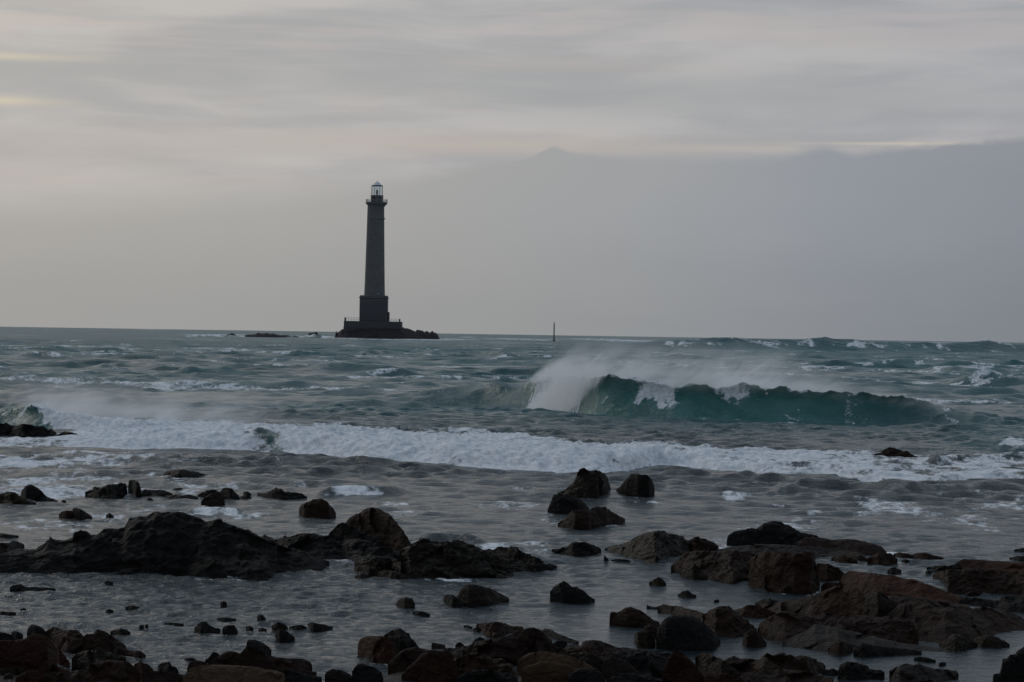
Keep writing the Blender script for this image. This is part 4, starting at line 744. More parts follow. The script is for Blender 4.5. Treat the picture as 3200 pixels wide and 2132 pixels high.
# rows
def build_rows():
    d = 13.0; L = []
    while d < 22000:
        L.append(d)
        s = max(.035, .0024*d)
        if d < 36: s = max(.03, .0015*d)
        if d > 3000: s = .02*d
        elif d > 1500: s = .006*d
        elif d > 600: s = .003*d
        if 50 < d < 70: s = .10
        if 70 <= d < 99: s = .085
        d += s*QS
    return np.array(L)
D = build_rows()
c = np.arange(-.2350, .2351, .00078*QS)
side = .2351+np.cumsum(np.linspace(.001, .03, 28))
TH = np.concatenate([-side[::-1], c, side])
T2, D2 = np.meshgrid(TH, D)
SP = np.gradient(D)[:, None]*np.ones_like(T2)
X2 = D2*np.sin(T2); Y2 = D2*np.cos(T2)
PXX = 1600+np.tan(T2)*FPX                     # bearing expressed in photo columns

def curve(px, T=TH):                      # distance of a drawn line for every bearing
    r = polar(px); return np.interp(T, r[:, 0], r[:, 1])[None, :]
def val(px, T=TH):                        # (photo column, value) table for every bearing
    a = np.array(px, float); return np.interp(T, np.arctan((a[:, 0]-1600)/FPX), a[:, 1])[None, :]

# hero breaker
hero_base = [(1100, 1262), (1300, 1262), (1500, 1264), (1640, 1272), (1720, 1280), (1860, 1300), (2100, 1311), (2300, 1314), (2600, 1320), (2900, 1328), (3200, 1345), (3500, 1360)]
hero_crest = [(1100, 1262), (1300, 1252), (1450, 1232), (1550, 1212), (1640, 1198), (1700, 1178), (1780, 1176), (1860, 1182), (1920, 1184), (1990, 1198), (2060, 1206), (2130, 1212), (2190, 1206), (2240, 1215), (2285, 1196), (2330, 1198), (2400, 1213), (2440, 1208), (2500, 1217), (2560, 1222), (2610, 1217), (2650, 1226), (2700, 1228), (2750, 1238), (2820, 1233), (2880, 1243), (2950, 1268), (3050, 1290), (3200, 1322), (3500, 1352)]
db = curve(hero_base)
WFX = [(1100, 4.0), (1380, 3.6), (1700, 1.45), (2750, 1.45), (2950, 2.2), (3500, 4)]
WF = val(WFX)
cr = polar(hero_base)
def crest_h(base, crest, wf):
    xs = np.array([p[0] for p in crest]); bys = np.interp(xs, [p[0] for p in base], [p[1] for p in base])
    o = []
    for x, y, b in zip(xs, [p[1] for p in crest], bys):
        p = at(x, b); w_ = wf if not isinstance(wf, list) else np.interp(x, [q[0] for q in wf], [q[1] for q in wf]); z, _ = zat(x, y, p[1]+w_); o.append((x, max(0.0, z)))
    return o
hero_h = crest_h(hero_base, hero_crest, WFX)
hh = val(hero_h)
hh = hh*(1+.075*fbm(np.stack([TH*94*1.6, TH*0, TH*0], 1), 5, 61, .62)[None, :])
def wave_profile(s, w, back, p=1.45):
    f = np.where(s < 0, 0, np.where(s < w, np.clip(s/w, 0, 1)**p, np.exp(-(np.clip(s-w, 0, 500)/back)**1.15)))
    return f
s1 = D2-db+ .25*fbm(np.stack([X2.ravel()*.5, Y2.ravel()*0, X2.ravel()*0], 1), 3, 5).reshape(X2.shape)
pr = wave_profile(s1, WF, 4.5)
Zf = hh*pr
steep = sst(hh, .5, 1.0)*sst(-WF, -2.2, -1.6)
SHY = -0.36*hh*steep*np.where(s1 > 0, pr**5, 0)
trough = -.12*sst(hh, .4, 1)*np.exp(-((s1+1.2)/1.5)**2)
Zf = Zf+trough

# left breaker
lb_base = [(-600, 1330), (0, 1338), (150, 1345), (250, 1352), (420, 1358), (600, 1350), (800, 1345)]
lb_crest = [(-600, 1270), (-200, 1262), (0, 1272), (40, 1262), (85, 1244), (110, 1237), (150, 1255), (200, 1283), (260, 1292), (340, 1312), (430, 1322), (600, 1332), (800, 1345)]
d2_ = curve(lb_base); h2 = .78*val(crest_h(lb_base, lb_crest, 1.0))*sst(-TH, -th_of(820), -th_of(500))[None, :]
s2 = D2-d2_
pr2 = wave_profile(s2, 1.0, 4.0)
Zf = Zf+h2*pr2
SHY = SHY-.4*h2*np.where(s2 > 0, pr2**5, 0)*sst(h2, .4, .8)

# broken bore running across the picture
bo_front = [(-600, 1420), (0, 1402), (240, 1394), (420, 1402), (600, 1403), (830, 1412), (905, 1416), (1000, 1420), (1150, 1440), (1300, 1445), (1500, 1462), (1640, 1470), (1760, 1480), (1900, 1478), (1980, 1468), (2060, 1452), (2200, 1462), (2400, 1482), (2600, 1492), (2750, 1508), (2900, 1514), (3200, 1506), (3600, 1500)]
bo_back = [(-600, 1370), (0, 1372), (200, 1365), (300, 1330), (420, 1322), (600, 1322), (800, 1326), (1000, 1322), (1300, 1332), (1500, 1340), (1600, 1350), (1700, 1375), (1850, 1385), (2100, 1400), (2400, 1410), (2700, 1402), (3000, 1392), (3200, 1380), (3600, 1370)]
bh = val([(-600, .05), (150, .08), (400, .28), (600, .36), (820, .44), (1000, .44), (1300, .42), (1700, .40), (1950, .38), (2060, .34), (2250, .22), (2500, .17), (2800, .16), (3200, .15), (3600, .12)])
df = curve(bo_front); dk = curve(bo_back)
wob = .45*fbm(np.stack([X2.ravel()*.9, X2.ravel()*0+3, X2.ravel()*0], 1), 3, 8).reshape(X2.shape)
s3 = D2-df+wob
bw = val([(-600, 2), (800, 2.2), (1900, 1.8), (2100, .8), (2400, .7), (3600, .7)])
pr3 = np.where(s3 < 0, 0, np.where(s3 < bw, 1-(1-np.clip(s3/bw, 0, 1))**1.8, np.exp(-(np.clip(s3-bw, 0, 500)/8.0)**1.3)))
Zf = Zf+bh*pr3
lump2 = fbm(np.stack([X2.ravel()*6, Y2.ravel()*4, Y2.ravel()*0], 1), 3, 24, .6).reshape(X2.shape)
lump = fbm(np.stack([X2.ravel()*2.2, Y2.ravel()*1.4, Y2.ravel()*0], 1), 5, 21, .6).reshape(X2.shape)
inb = sst(s3, -.05, .4)*sst(dk-D2, -1.5, 2.5)
Zf = Zf+inb*(lump*.055+.03*lump2)*sst(bh, .05, .3)+.10*lump*sst(hh, .6, .9)*sst(PXX, 1640, 1680)*sst(-PXX, -1900, -1840)*sst(s1, -.3, .2)*sst(-s1, -3, -1.5)

# small secondary ridges (photo lines): list of (line, height, width, back)
def ridge(px, h, w, back, lo=None):
    global Zf
    r = polar(px); t0, t1 = r[0, 0], r[-1, 0]; dd = np.interp(TH, r[:, 0], r[:, 1])[None, :]
    e = (sst(TH, t0, t0+.25*(t1-t0))*sst(-TH, -t1, -t1+.25*(t1-t0)))[None, :]
    s = D2-dd
    Zf = Zf+h*e*wave_profile(s, w, back, 1.4); return s, e
rs = []
rs.append(ridge([(960, 1556), (1050, 1550), (1180, 1548), (1300, 1542)], .16, .5, 1.2))
rs.append(ridge([(2350, 1560), (2500, 1535), (2650, 1530), (2900, 1560)], .12, .6, 2.0))
rs.append(ridge([(2700, 1560), (2950, 1540), (3100, 1530), (3300, 1530)], .14, .7, 2.5))
rs.append(ridge([(0, 1490), (250, 1500), (420, 1492), (600, 1490)], .10, .6, 1.6))
rs.append(ridge([(1280, 1700), (1400, 1692), (1540, 1700)], .10, .3, .6))
rs.append(ridge([(560, 1605), (640, 1601), (780, 1607)], .07, .25, .5))
rs.append(ridge([(2850, 1480), (3000, 1462), (3300, 1458)], .16, .6, 2.0))
# outer swells that break the horizon line on the right
def swell(px, top, w, back):
    global Zf
    r = polar(px); dd = np.interp(TH, r[:, 0], r[:, 1])[None, :]
    hs = crest_h(px, top, w); e = val(hs)
    e = e*(sst(TH, r[0, 0], r[0, 0]+.008)*sst(-TH, -r[-1, 0], -r[-1, 0]+.008))[None, :]
    s = D2-dd
    Zf = Zf+e*wave_profile(s, w, back, 1.3); return s, e
sw = []
sw.append(swell([(1900, 1088), (2300, 1094), (2700, 1098), (3300, 1104)],
    [(1900, 1080), (2100, 1064), (2180, 1058), (2300, 1055), (2400, 1061), (2500, 1061), (2560, 1055), (2580, 1052), (2600, 1058), (2650, 1059), (2750, 1066), (2850, 1070), (2950, 1073), (3050, 1067), (3090, 1062), (3120, 1068), (3180, 1076), (3300, 1080)], 14, 40))
sw.append(swell([(2000, 1070), (2250, 1074), (2500, 1078), (2760, 1083)], [(2000, 1062), (2200, 1058), (2330, 1061), (2420, 1060), (2700, 1066), (2760, 1080)], 20, 30))
sw.append(swell([(1080, 1118), (1150, 1112), (1230, 1110), (1300, 1112), (1420, 1112)], [(1080, 1110), (1170, 1093), (1250, 1099), (1300, 1104), (1370, 1091), (1420, 1104)], 5, 10))
sw.append(swell([(1350, 1115), (1500, 1110), (1640, 1120)], [(1350, 1110), (1480, 1097), (1560, 1096), (1640, 1112)], 5, 10))
sw.append(swell([(250, 1158), (400, 1150), (560, 1160)], [(250, 1150), (330, 1140), (460, 1136), (560, 1150)], 3, 8))
sw.append(swell([(900, 1165), (1050, 1160), (1250, 1165)], [(900, 1160), (1050, 1146), (1250, 1158)], 3, 8))
sw.append(swell([(1200, 1185), (1270, 1180), (1330, 1186)], [(1200, 1180), (1215, 1172), (1330, 1184)], 2, 5))
sw.append(swell([(2500, 1150), (2700, 1152), (3100, 1160)], [(2500, 1145), (2720, 1134), (2900, 1140), (3100, 1150)], 4, 9))
sw.append(swell([(2850, 1165), (3020, 1172), (3250, 1180)], [(2850, 1160), (2960, 1146), (3130, 1154), (3250, 1172)], 3, 8))
sw.append(swell([(2900, 1200), (3080, 1206), (3300, 1212)], [(2900, 1194), (3080, 1180), (3300, 1196)], 2.5, 7))

surf = swell([(520, 1056), (650, 1052), (800, 1053), (1060, 1058)], [(520, 1053), (600, 1048), (645, 1043), (700, 1047), (780, 1049), (860, 1050), (930, 1052), (985, 1043), (1030, 1049), (1060, 1056)], 6, 8)
# wind sea
rng = np.random.RandomState(4)
far = sst(D2, 60, 170)
lag = 1-sst(D2, 34, 60)
pool = (sst(PXX, 1500, 2100)*sst(-D2, -33, -26))
ZW = np.zeros_like(X2); DX = np.zeros_like(X2); DY = np.zeros_like(X2)
gx = fbm(np.stack([X2.ravel()*.06, Y2.ravel()*.04, Y2.ravel()*0], 1), 3, 3).reshape(X2.shape)
gx2 = fbm(np.stack([X2.ravel()*.35, Y2.ravel()*.2, Y2.ravel()*0+4], 1), 3, 33).reshape(X2.shape)
NW = 84
for k in range(NW):
    lam = 26*(0.16/26)**(k/(NW-1))*(1+.1*rng.randn()*.5)
    spread = .22 if lam > 6 else (.32 if lam > 1.5 else .7)
    phi = rng.randn()*spread+.12
    kx, ky = math.sin(phi), -math.cos(phi); kk = 2*math.pi/lam; ph = rng.rand()*6.283
    sl_far = .014 if lam > 6 else (.050 if lam > 1.5 else .060)
    sl_mid = .002 if lam > 6 else (.015 if lam > 1.5 else .062)
    sl_lag = .0 if lam > 6 else (.0018 if lam > 1.5 else (.010 if lam > .6 else .028))
    sl = sl_mid*(1-far)*(1-lag)+sl_far*far+sl_lag*lag
    if lam < 1.5: sl = sl*(1-.85*pool)
    g = (1+1.1*(gx if k % 2 else gx2))
    a = sl/kk*np.clip(g, .1, 3)*sst(lam/SP, 2.2, 4.5)
    act = a > 1e-5
    if not act.any(): continue
    rows = np.where(act.any(1))[0]; r0, r1 = rows[0], rows[-1]+1
    arg = kk*(kx*X2[r0:r1]+ky*Y2[r0:r1])+ph+ .8*gx[r0:r1]
    ZW[r0:r1] += a[r0:r1]*np.cos(arg)
    sn = a[r0:r1]*np.sin(arg)*.8
    DX[r0:r1] -= kx*sn; DY[r0:r1] -= ky*sn
r1e = np.searchsorted(D, 58); Xn, Yn = X2[:r1e], Y2[:r1e]; An = (1-sst(D2[:r1e], 42, 58))*(1-.8*pool[:r1e])*np.clip(1+1.3*gx2[:r1e]+.8*gx[:r1e], .2, 1.9)
for k in range(46):
    lam = .42*(.12/.42)**(k/45)*(1+.06*rng.randn()); phi = rng.randn()*.8+.3; kk = 2*math.pi/lam; ph = rng.rand()*6.283
    kx, ky = math.sin(phi), -math.cos(phi)
    aa = .021/kk*An*sst(lam/SP[:r1e], 2.2, 4.0); arg = kk*(kx*Xn+ky*Yn)+ph+2.5*gx2[:r1e]
    ZW[:r1e] += aa*np.cos(arg); DX[:r1e] -= .8*kx*aa*np.sin(arg); DY[:r1e] -= .8*ky*aa*np.sin(arg)
ZW *= 1-.6*sst(s3, -1.8, -.3)*sst(-s3, -4, -2)*sst(bh, .1, .3)
damp = 1-.6*np.clip(pr*steep*(s1 > 0)*(s1 < WF*1.3), 0, 1)
ZW *= damp
ZW -= .004*lag
ZW *= 1-.4*sst(D2, 200, 420)
quiet = 1-.75*sst(D2, 380, 700)*sst(-PXX, -1800, -1500)           # sheltered water round the lighthouse
ZW *= quiet
Zt = Zf+ZW-D2**2/(2*RE)
P = np.stack([X2+DX, Y2+DY+SHY, Zt], -1)

# ---- foam amount
foam = np.zeros_like(X2)
def up(a):
    global foam; foam = np.maximum(foam, a)
n_a = fbm(np.stack([X2.ravel()*.35, Y2.ravel()*.12, Y2.ravel()*0], 1), 4, 40).reshape(X2.shape)
n_b = fbm(np.stack([X2.ravel()*.9, Y2.ravel()*.35, Y2.ravel()*0+9], 1), 4, 44).reshape(X2.shape)
n_c = fbm(np.stack([X2.ravel()*2.2, Y2.ravel()*2.0, Y2.ravel()*0+3], 1), 5, 47, .6).reshape(X2.shape)
body = sst(s3, -.42, -.15)*sst(dk-D2, -2.0, 2.5)
dens = val([(-600, .55), (0, .6), (250, .8), (450, .98), (600, .98), (760, .90), (815, .80), (840, .80), (895, .85), (915, .92), (1000, 1), (1500, .98), (1700, .92), (2050, .85), (2150, .72), (3600, .66)])
rear = sst(s3, 8, 16)
pocket = np.exp(-((PXX+14*n_b-868+12*s3)/32)**2)*sst(s3, -.3, .1)*sst(-s3, -2.8, -1.2)
fb = body*(1-.36*pocket)*(1-.35*np.exp(-((PXX-820)/60)**2)*sst(-s3, -4, -1.5))*(dens*(1-.38*rear)+.24*n_a*(.4+rear)+.12*n_c)
up(np.clip(fb, 0, 1))
# streaky foam left of the front and trailing
zone = sst(PXX, 1400, 500)*sst(D2, 40, 46)*sst(-D2, -66, -56)
up(np.clip(zone*(.48+.35*n_a), 0, .75))
zone = sst(PXX, 1500, 2000)*sst(D2, 52, 56)*sst(-D2, -68, -60); up(np.clip(zone*(.40+.3*n_a), 0, .6))
zone = sst(D2, 28, 34)*sst(-D2, -56, -46); up(np.clip(zone*(.30+.36*n_b+.1*n_c), 0, .56))
zone = sst(D2, 15, 22)*sst(-D2, -34, -30); up(np.clip(zone*(.06+.3*n_b), 0, .35))
sh = (D2[:, 0] < 64)
for (rxs, rds) in ROCKS:
    cc = np.where((TH > th_of(rxs[0]-12)) & (TH < th_of(rxs[-1]+12)))[0]
    if len(cc) < 2: continue
    c0, c1 = cc[0], cc[-1]+1; pxs = PXX[0, c0:c1]; rd = np.interp(pxs, rxs, rds)[None, :]
    r0 = np.searchsorted(D, rds.min()-1.2); r1 = np.searchsorted(D, rds.max()+.6)
    sb = D2[r0:r1, c0:c1]-rd; k_ = (.30+.5*n_b[r0:r1, c0:c1]+.3*n_c[r0:r1, c0:c1]+.12*sst(rd, 30, 50))*np.exp(-((sb+.12)/(.22+.005*rd))**2)
    foam[r0:r1, c0:c1] = np.maximum(foam[r0:r1, c0:c1], np.clip(k_, 0, .52)*sst(rd, 24, 30))
# left breaker: white at and right of the lip
lw = val([(-600, 0), (60, 0), (90, .35), (125, .9), (200, 1), (420, 1), (560, .9), (700, .3), (800, 0)])
lw2 = np.interp((PXX+40*n_c+55*np.clip(s2-1, -1.3, .4)).ravel(), [-600, 60, 100, 135, 200, 420, 560, 700, 800], [0, 0, .45, .9, 1, 1, .9, .3, 0]).reshape(PXX.shape)
up(np.clip(lw2*sst(s2, -2.5, -.3)*sst(-s2, -6, -2.5)*(1.0+.15*n_b), 0, 1))
up(np.clip(.5*val([(-600, .7), (0, .7), (150, .2), (200, 0)])*np.exp(-((s2-.95)/.35)**2)+.3*n_b*np.exp(-((s2-.6)/.6)**2), 0, 1)*(h2 > .2))
up(np.clip(.28+.45*n_c+.2*n_b, 0, .8)*(h2 > .3)*sst(s2, -.4, .2)*sst(-s2, -1.3, -.9)*sst(PXX, -100, 60))
# hero breaker: fall at the left end and lobes thrown over the lip
fall = val([(1600, 0), (1655, .35), (1680, 1), (1780, 1), (1850, 1), (1880, .25), (1900, 0)])
# fall narrows towards the top right: lean
u = np.clip(s1/WF, 0, 1)
lean = 1648+u*60+26*n_b+30*n_c; rlean = 1775+u*85+40*n_b+45*n_c
ff = sst(PXX, lean-14, lean+14)*sst(-PXX, -rlean-18, -rlean+5)*sst(s1, -.5, 0.0)*sst(-s1, -3.5, -2.2)
up(ff*1.0)
lobes = [(1995, 2120, .30, .75), (2285, 2235, .0, .0), (1900, 1960, .8, .6), (2030, 2090, .35, .9), (2240, 2275, .45, .7), (1925, 1990, .82, .5), (2120, 2200, .85, .45)]
for a_, b_, lo_, st in lobes:
    if a_ < b_:
        w_ = (b_-a_)*.2+4
        up(st*sst(PXX+26*n_b, a_-w_, a_+w_)*sst(-PXX-34*n_c, -b_-w_, -b_+w_)*sst(u+.22*n_c, lo_, lo_+.2)*(s1 < WF+.6))
lip = np.exp(-((s1-WF*1.02)/.22)**2)*steep
up(np.clip(lip*(.50+.4*n_b+.3*n_c), 0, .85)*(PXX > 1850))
for dlo, w_, k_ in ((1930, 200, .30), (2130, 150, .25), (2350, 250, .22)): up(np.clip(k_+.5*n_c, 0, .7)*np.exp(-((PXX-dlo)/w_)**2)*sst(u, .55, .95)*(s1 < WF)*steep)
up(np.clip(sst(s1, WF, WF+.3)*sst(-s1, -9, -2)*steep*sst(-PXX, -2900, -2500)*(.62+.25*n_b), 0, .8))
up(np.clip(np.exp(-((s1+.35)/.3)**2)*sst(PXX, 1980, 2080)*sst(-PXX, -2700, -2500)*(.55+.4*n_b), 0, .8))
up(np.clip((u > .05)*(s1 < WF)*sst(PXX, 2300, 2500)*(.20+.38*n_b)*sst(hh, .3, .6), 0, .55))
# ridge foams
s, e = rs[0]; up(np.clip(e*(.72+.5*n_b+.2*n_c)*sst(s, -.15, .1)*sst(-s, -1.6, -.8)*sst(-PXX, -1240, -1190), 0, 1))
s, e = rs[5]; up(np.clip(e*.7*np.exp(-((s-.2)/.3)**2), 0, 1))
s, e = surf; up(np.clip((.75+.3*n_a)*np.exp(-((s-6)/9)**2)*sst(e, .1, .5), 0, 1))
sk = fbm(np.stack([X2.ravel()*.045, Y2.ravel()*.16, Y2.ravel()*0+21], 1), 4, 71, .6).reshape(X2.shape)
up(np.clip((.08+.56*sk+.12*n_b)*sst(D2, 85, 130), 0, .62)*sst(sk, .15, .5))
for s, e in sw[:1]:
    up(np.clip((.46+.28*n_a+.16*n_b)*np.exp(-((s-9)/9)**2)*sst(e, .3, 1), 0, 1)*sst(PXX, 1900, 2100))
for s, e in sw[2:]:
    w_ = 4.0; up(np.clip((.34+.42*n_b)*np.exp(-((s-w_)/2.5)**2)*sst(e, .15, .5), 0, .8))
# foam patches seen further out: (cx, cy, rx, ry, strength) in photo pixels, laid on the water
patches = [(350, 1105, 150, 6, .55), (60, 1092, 90, 6, .45), (560, 1098, 60, 5, .5), (900, 1103, 110, 6, .62), (765, 1081, 60, 3, .5),
 (480, 1029, 60, 1.6, .8), (580, 1029, 30, 1.2, .6), (640, 1047, 90, 3, .8), (720, 1046, 60, 3, .9), (900, 1050, 160, 2.4, .8), (1010, 1052, 60, 3, .9), (1090, 1056, 60, 2, .8),
 (1420, 1060, 90, 2.5, .8), (1460, 1053, 40, 2.5, .7), (1600, 1059, 110, 2.6, .85), (1700, 1062, 60, 2.6, .8), (1850, 1060, 150, 2.5, .8), (2000, 1065, 150, 3, .95), (2200, 1065, 170, 2.4, .95), (2450, 1068, 120, 3.0, .75), (2350, 1063, 110, 3, .7),
 (2620, 1071, 40, 3, .8), (2550, 1074, 30, 3, .8), (2950, 1070, 200, 2.2, .75), (3130, 1085, 100, 2, .7), (1560, 1090, 25, 3, .7), (1240, 1102, 60, 5, .55), (1350, 1096, 60, 5, .55), (1180, 1091, 50, 4, .5),
 (1180, 1060.5, 190, 1.5, .8), (1330, 1061, 90, 1.6, .9), (1260, 1206, 20, 5, .6), (2475, 1111, 16, 3, .7), (2740, 1117, 40, 5, .6), (2910, 1122, 60, 5, .6), (2985, 1148, 50, 5, .7), (3090, 1176, 30, 3, .6),
 (2900, 1203, 200, 4, .8), (3050, 1196, 70, 3, .8), (2850, 1206, 250, 3, .55), (500, 1165, 80, 6, .45), (400, 1160, 300, 12, .30), (130, 1172, 160, 10, .35), (900, 1285, 250, 12, .3), (1250, 1150, 300, 14, .25),
 (2280, 1309, 80, 2.4, .9), (2400, 1320, 120, 6, .5), (2560, 1340, 150, 8, .45), (2280, 1357, 120, 6, .5), (2180, 1362, 60, 4, .5), (2780, 1292, 60, 12, .4), (2650, 1300, 60, 10, .42),
 (3170, 1385, 60, 14, .75), (1130, 1545, 90, 5, .6), (1860, 1572, 60, 8, .6), (2050, 1566, 60, 8, .5), (1900, 1590, 120, 10, .45), (1640, 1690, 80, 6, .55), (1600, 1720, 100, 7, .45), (650, 1603, 90, 5, .55),
 (500, 1530, 250, 9, .5), (840, 1560, 120, 7, .6), (1450, 1590, 250, 12, .36), (1300, 1620, 300, 10, .33), (2700, 1725, 220, 9, .5), (2450, 1745, 150, 7, .5), (2850, 1780, 200, 7, .4), (1330, 1700, 120, 9, .35), (50, 1445, 200, 18, .62), (250, 1420, 180, 14, .6), (420, 1480, 220, 16, .6)]
for cx, cy, rx, ry, stg in patches:
    p = at(cx, cy); pn = at(cx, cy-ry); pf = at(cx, cy+ry)
    d0 = math.hypot(p[0], p[1])
    if p[2]-H > 0 or d0 > 4000 or p[1] < 0: continue
    rd = max(abs(math.hypot(pn[0], pn[1])-math.hypot(pf[0], pf[1]))/2, .3); rd = min(rd, d0*.12)
    q = ((PXX-cx)/rx)**2+((D2-d0)/rd)**2
    m_ = q < 6
    foam[m_] = np.maximum(foam[m_], np.clip(stg*np.exp(-q[m_]*.6)*(.9+.55*n_b[m_]+.35*n_c[m_])+.12*n_a[m_]*np.exp(-q[m_]*.6), 0, 1))
# whitecaps on the steepest crests offshore
sig = np.std(ZW[(D2 > 150) & (D2 < 400)])
cap = sst(ZW/sig, 1.3, 2.4)*sst(D2, 90, 150)*sst(n_a, -.1, .5)
up(cap*.62)
deep = np.clip(sst(D2, 58, 95)*(.88+.30*gx)+.25*sst(ZW, 0, .4)*sst(D2, 70, 110), 0, 1)
calm = pool*.9+.25*lag*(1-pool)
deep = np.maximum(deep, .8*sst(PXX, 2700, 3100)*sst(D2, 55, 75))
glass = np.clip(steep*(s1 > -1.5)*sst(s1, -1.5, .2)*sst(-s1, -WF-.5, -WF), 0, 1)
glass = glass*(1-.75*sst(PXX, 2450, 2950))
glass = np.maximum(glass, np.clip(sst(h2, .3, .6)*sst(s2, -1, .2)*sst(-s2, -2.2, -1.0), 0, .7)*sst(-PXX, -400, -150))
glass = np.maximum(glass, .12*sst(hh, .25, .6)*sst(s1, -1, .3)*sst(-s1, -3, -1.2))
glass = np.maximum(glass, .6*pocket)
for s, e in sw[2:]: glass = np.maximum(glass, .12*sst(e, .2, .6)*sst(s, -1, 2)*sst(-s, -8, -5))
sea = grid_mesh('sea', P, mat_water(), {'foam': foam, 'deep': deep, 'glass': glass, 'calm': calm})
tag(sea, kind='structure')
# waves height sampler near rocks not needed: rocks run down below the surface

# ------------------------------------------------------------------ wind-blown spray (real volumes)
def spray(name, label, x0, x1, y0, y1, z0, z1, build, anis=.2):
    v = [(x, y, z) for z in (z0, z1) for (x, y) in ((x0, y0), (x1, y0), (x1, y1), (x0, y1))]
    f = [(0, 3, 2, 1), (4, 5, 6, 7), (0, 1, 5, 4), (1, 2, 6, 5), (2, 3, 7, 6), (3, 0, 4, 7)]
    m = bpy.data.materials.new(name); m.use_nodes = True; t = NT(m.node_tree)
    tcx = t.add('ShaderNodeTexCoord').outputs['Object']
    se = t.add('ShaderNodeSeparateXYZ', i={0: tcx})
    den = build(t, *se.outputs)
    pv = t.add('ShaderNodeVolumePrincipled', i={'Density': den})
    pv.inputs['Color'].default_value = (.985, .99, 1, 1); pv.inputs['Anisotropy'].default_value = anis
    t.add('ShaderNodeOutputMaterial', i={'Volume': pv.outputs[0]})
    o = mesh_obj(name, v, f, m); tag(o, label, 'spray', None, 'stuff'); return o
DH = 94.0
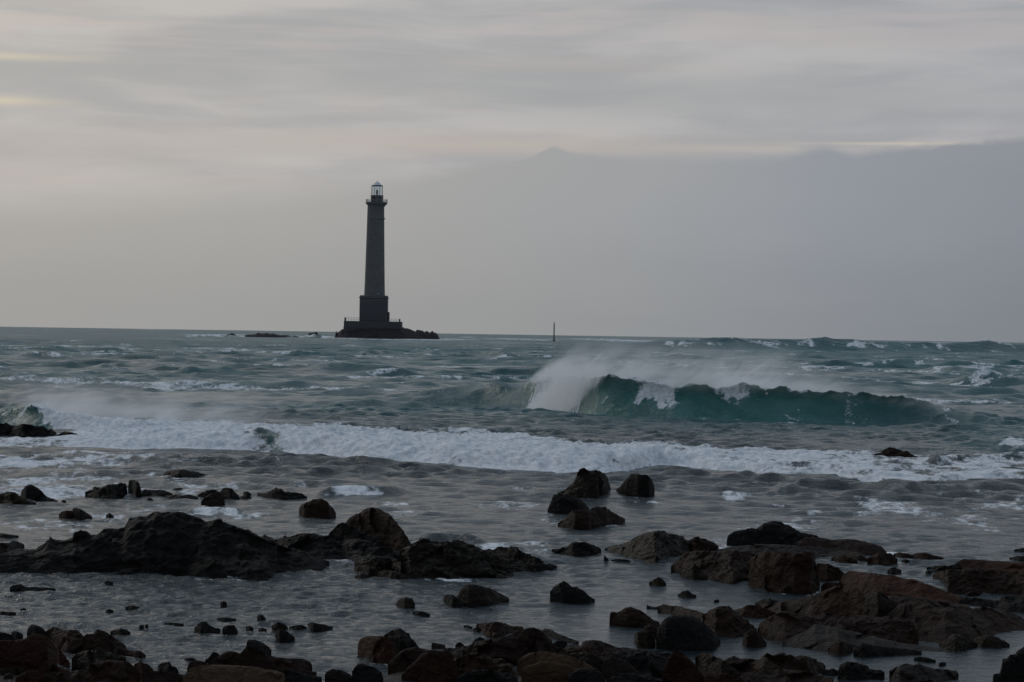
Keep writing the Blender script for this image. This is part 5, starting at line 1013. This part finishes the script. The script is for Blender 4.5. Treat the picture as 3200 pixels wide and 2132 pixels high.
def hero_den(t, x, y, z):
    px = lambda v: wx(v, DH)
    xn = t.m('DIVIDE', t.m('SUBTRACT', x, px(1600)), px(2960)-px(1600))          # 0..1
    pos = lambda v: (v-1600)/1360
    crest = t.ramp(xn, [(0, .5), (pos(1680), .70), (pos(1760), .80), (pos(1900), .76), (pos(2100), .66), (pos(2290), .72), (pos(2500), .58), (pos(2750), .42), (1, .22)])
    crest = t.m('MULTIPLY', crest, 1.75)
    bx = [1600, 1660, 1720, 1790, 1860, 1980, 2100, 2300, 2600, 2960]
    yc = t.ramp(xn, [(pos(q), (at(q, np.interp(q, [p[0] for p in hero_base], [p[1] for p in hero_base]))[1]+1.4-80)/30) for q in bx])
    yr = t.m('SUBTRACT', t.m('SUBTRACT', y, 80.0), t.m('MULTIPLY', yc, 30.0))
    h = t.m('SUBTRACT', z, crest)
    # smoke-like strands leaning downwind (to the right)
    xs = t.m('SUBTRACT', x, t.m('MULTIPLY', h, 1.05))
    v = t.xyz(t.m('MULTIPLY', xs, 1.05), t.m('MULTIPLY', y, .35), t.m('MULTIPLY', z, .75))
    n = t.noise(v, 1.0, 8, .68, .5)
    xsn = t.m('DIVIDE', t.m('SUBTRACT', xs, px(1600)), px(2960)-px(1600))
    env = t.ramp(xsn, [(0, 0), (pos(1668), .0), (pos(1700), 1.0), (pos(1860), .95), (pos(1950), .55), (pos(2150), .5), (pos(2240), .55), (pos(2290), .85), (pos(2360), .45), (pos(2520), .40), (pos(2800), .26), (1, 0)])
    hs = t.ramp(xn, [(0, .2), (pos(1680), .35), (pos(1760), .62), (pos(2000), .88), (pos(2300), .8), (pos(2600), .40), (1, .15)])
    fall = t.m('EXPONENT', t.m('MULTIPLY', t.m('DIVIDE', t.m('MAXIMUM', h, 0.0), hs), -1.55))
    a = t.m('MULTIPLY', t.m('MULTIPLY', env, fall), t.m('MULTIPLY', t.ss(n, .32, .70), 1.7))
    # keep it behind and above the lip
    a = t.m('MULTIPLY', a, t.ss(yr, -1.0, .1)); a = t.m('MULTIPLY', a, t.ss(yr, 5.5, 1.0))
    a = t.m('MULTIPLY', a, t.ss(z, 3.2, 2.2))
    a = t.m('MULTIPLY', a, t.ss(h, -.35, .05))
    # boiling mass falling at the left end
    cx = t.m('SUBTRACT', x, t.m('MULTIPLY_ADD', z, .75, px(1722)))
    nb = t.noise(t.xyz(x, t.m('MULTIPLY', y, .6), z), 2.2, 6, .65)
    r = t.m('ABSOLUTE', t.m('DIVIDE', cx, .85))
    r = t.m('ADD', r, t.m('MULTIPLY', t.m('SUBTRACT', nb, .5), 1.1))
    b = t.m('MULTIPLY', t.ss(r, 1.05, .55), t.ss(z, 1.95, 1.1))
    b = t.m('MULTIPLY', b, t.ss(yr, -2.4, -1.5)); b = t.m('MULTIPLY', b, t.ss(yr, .8, .0))
    return t.m('ADD', t.m('MULTIPLY', a, 1.7), t.m('MULTIPLY', b, 1.3))
spray('hero_spray', 'grey white plume of spray blowing back off the large green breaker', wx(1630, DH), wx(2960, DH), 84.2, 108.5, -.1, 3.1, hero_den).name = 'spray'
DL = 75.0
def left_den(t, x, y, z):
    px = lambda v: wx(v, DL)
    xs = t.m('SUBTRACT', x, t.m('MULTIPLY', z, 1.2))
    n = t.noise(t.xyz(t.m('MULTIPLY', xs, .7), t.m('MULTIPLY', y, .3), t.m('MULTIPLY', z, .9)), 1.1, 6, .62, .3)
    xn = t.m('DIVIDE', t.m('SUBTRACT', x, px(60)), px(1000)-px(60))
    env = t.ramp(xn, [(0, .5), (.05, .9), (.12, 1.2), (.3, .62), (.5, .35), (.8, .12), (1, 0)])
    top = t.ramp(xn, [(0, .62), (.07, .66), (.3, .60), (.6, .48), (1, .40)])
    hs = t.m('SUBTRACT', z, t.m('MULTIPLY', top, .8))
    fall = t.m('EXPONENT', t.m('MULTIPLY', t.m('MAXIMUM', hs, 0.0), -3.2))
    a = t.m('MULTIPLY', t.m('MULTIPLY', env, fall), t.ss(n, .32, .75))
    a = t.m('MULTIPLY', a, t.ss(y, DL-2.5, DL-1)); a = t.m('MULTIPLY', a, t.ss(y, DL+5, DL+1)); a = t.m('MULTIPLY', a, t.ss(z, 1.6, 1.0))
    return t.m('MULTIPLY', a, 1.5)
spray('l_spray', 'thin spray drifting right from the small breaker at the left edge', wx(60, DL), wx(1000, DL), DL-3, DL+5.2, -.1, 1.7, left_den).name = 'spray'
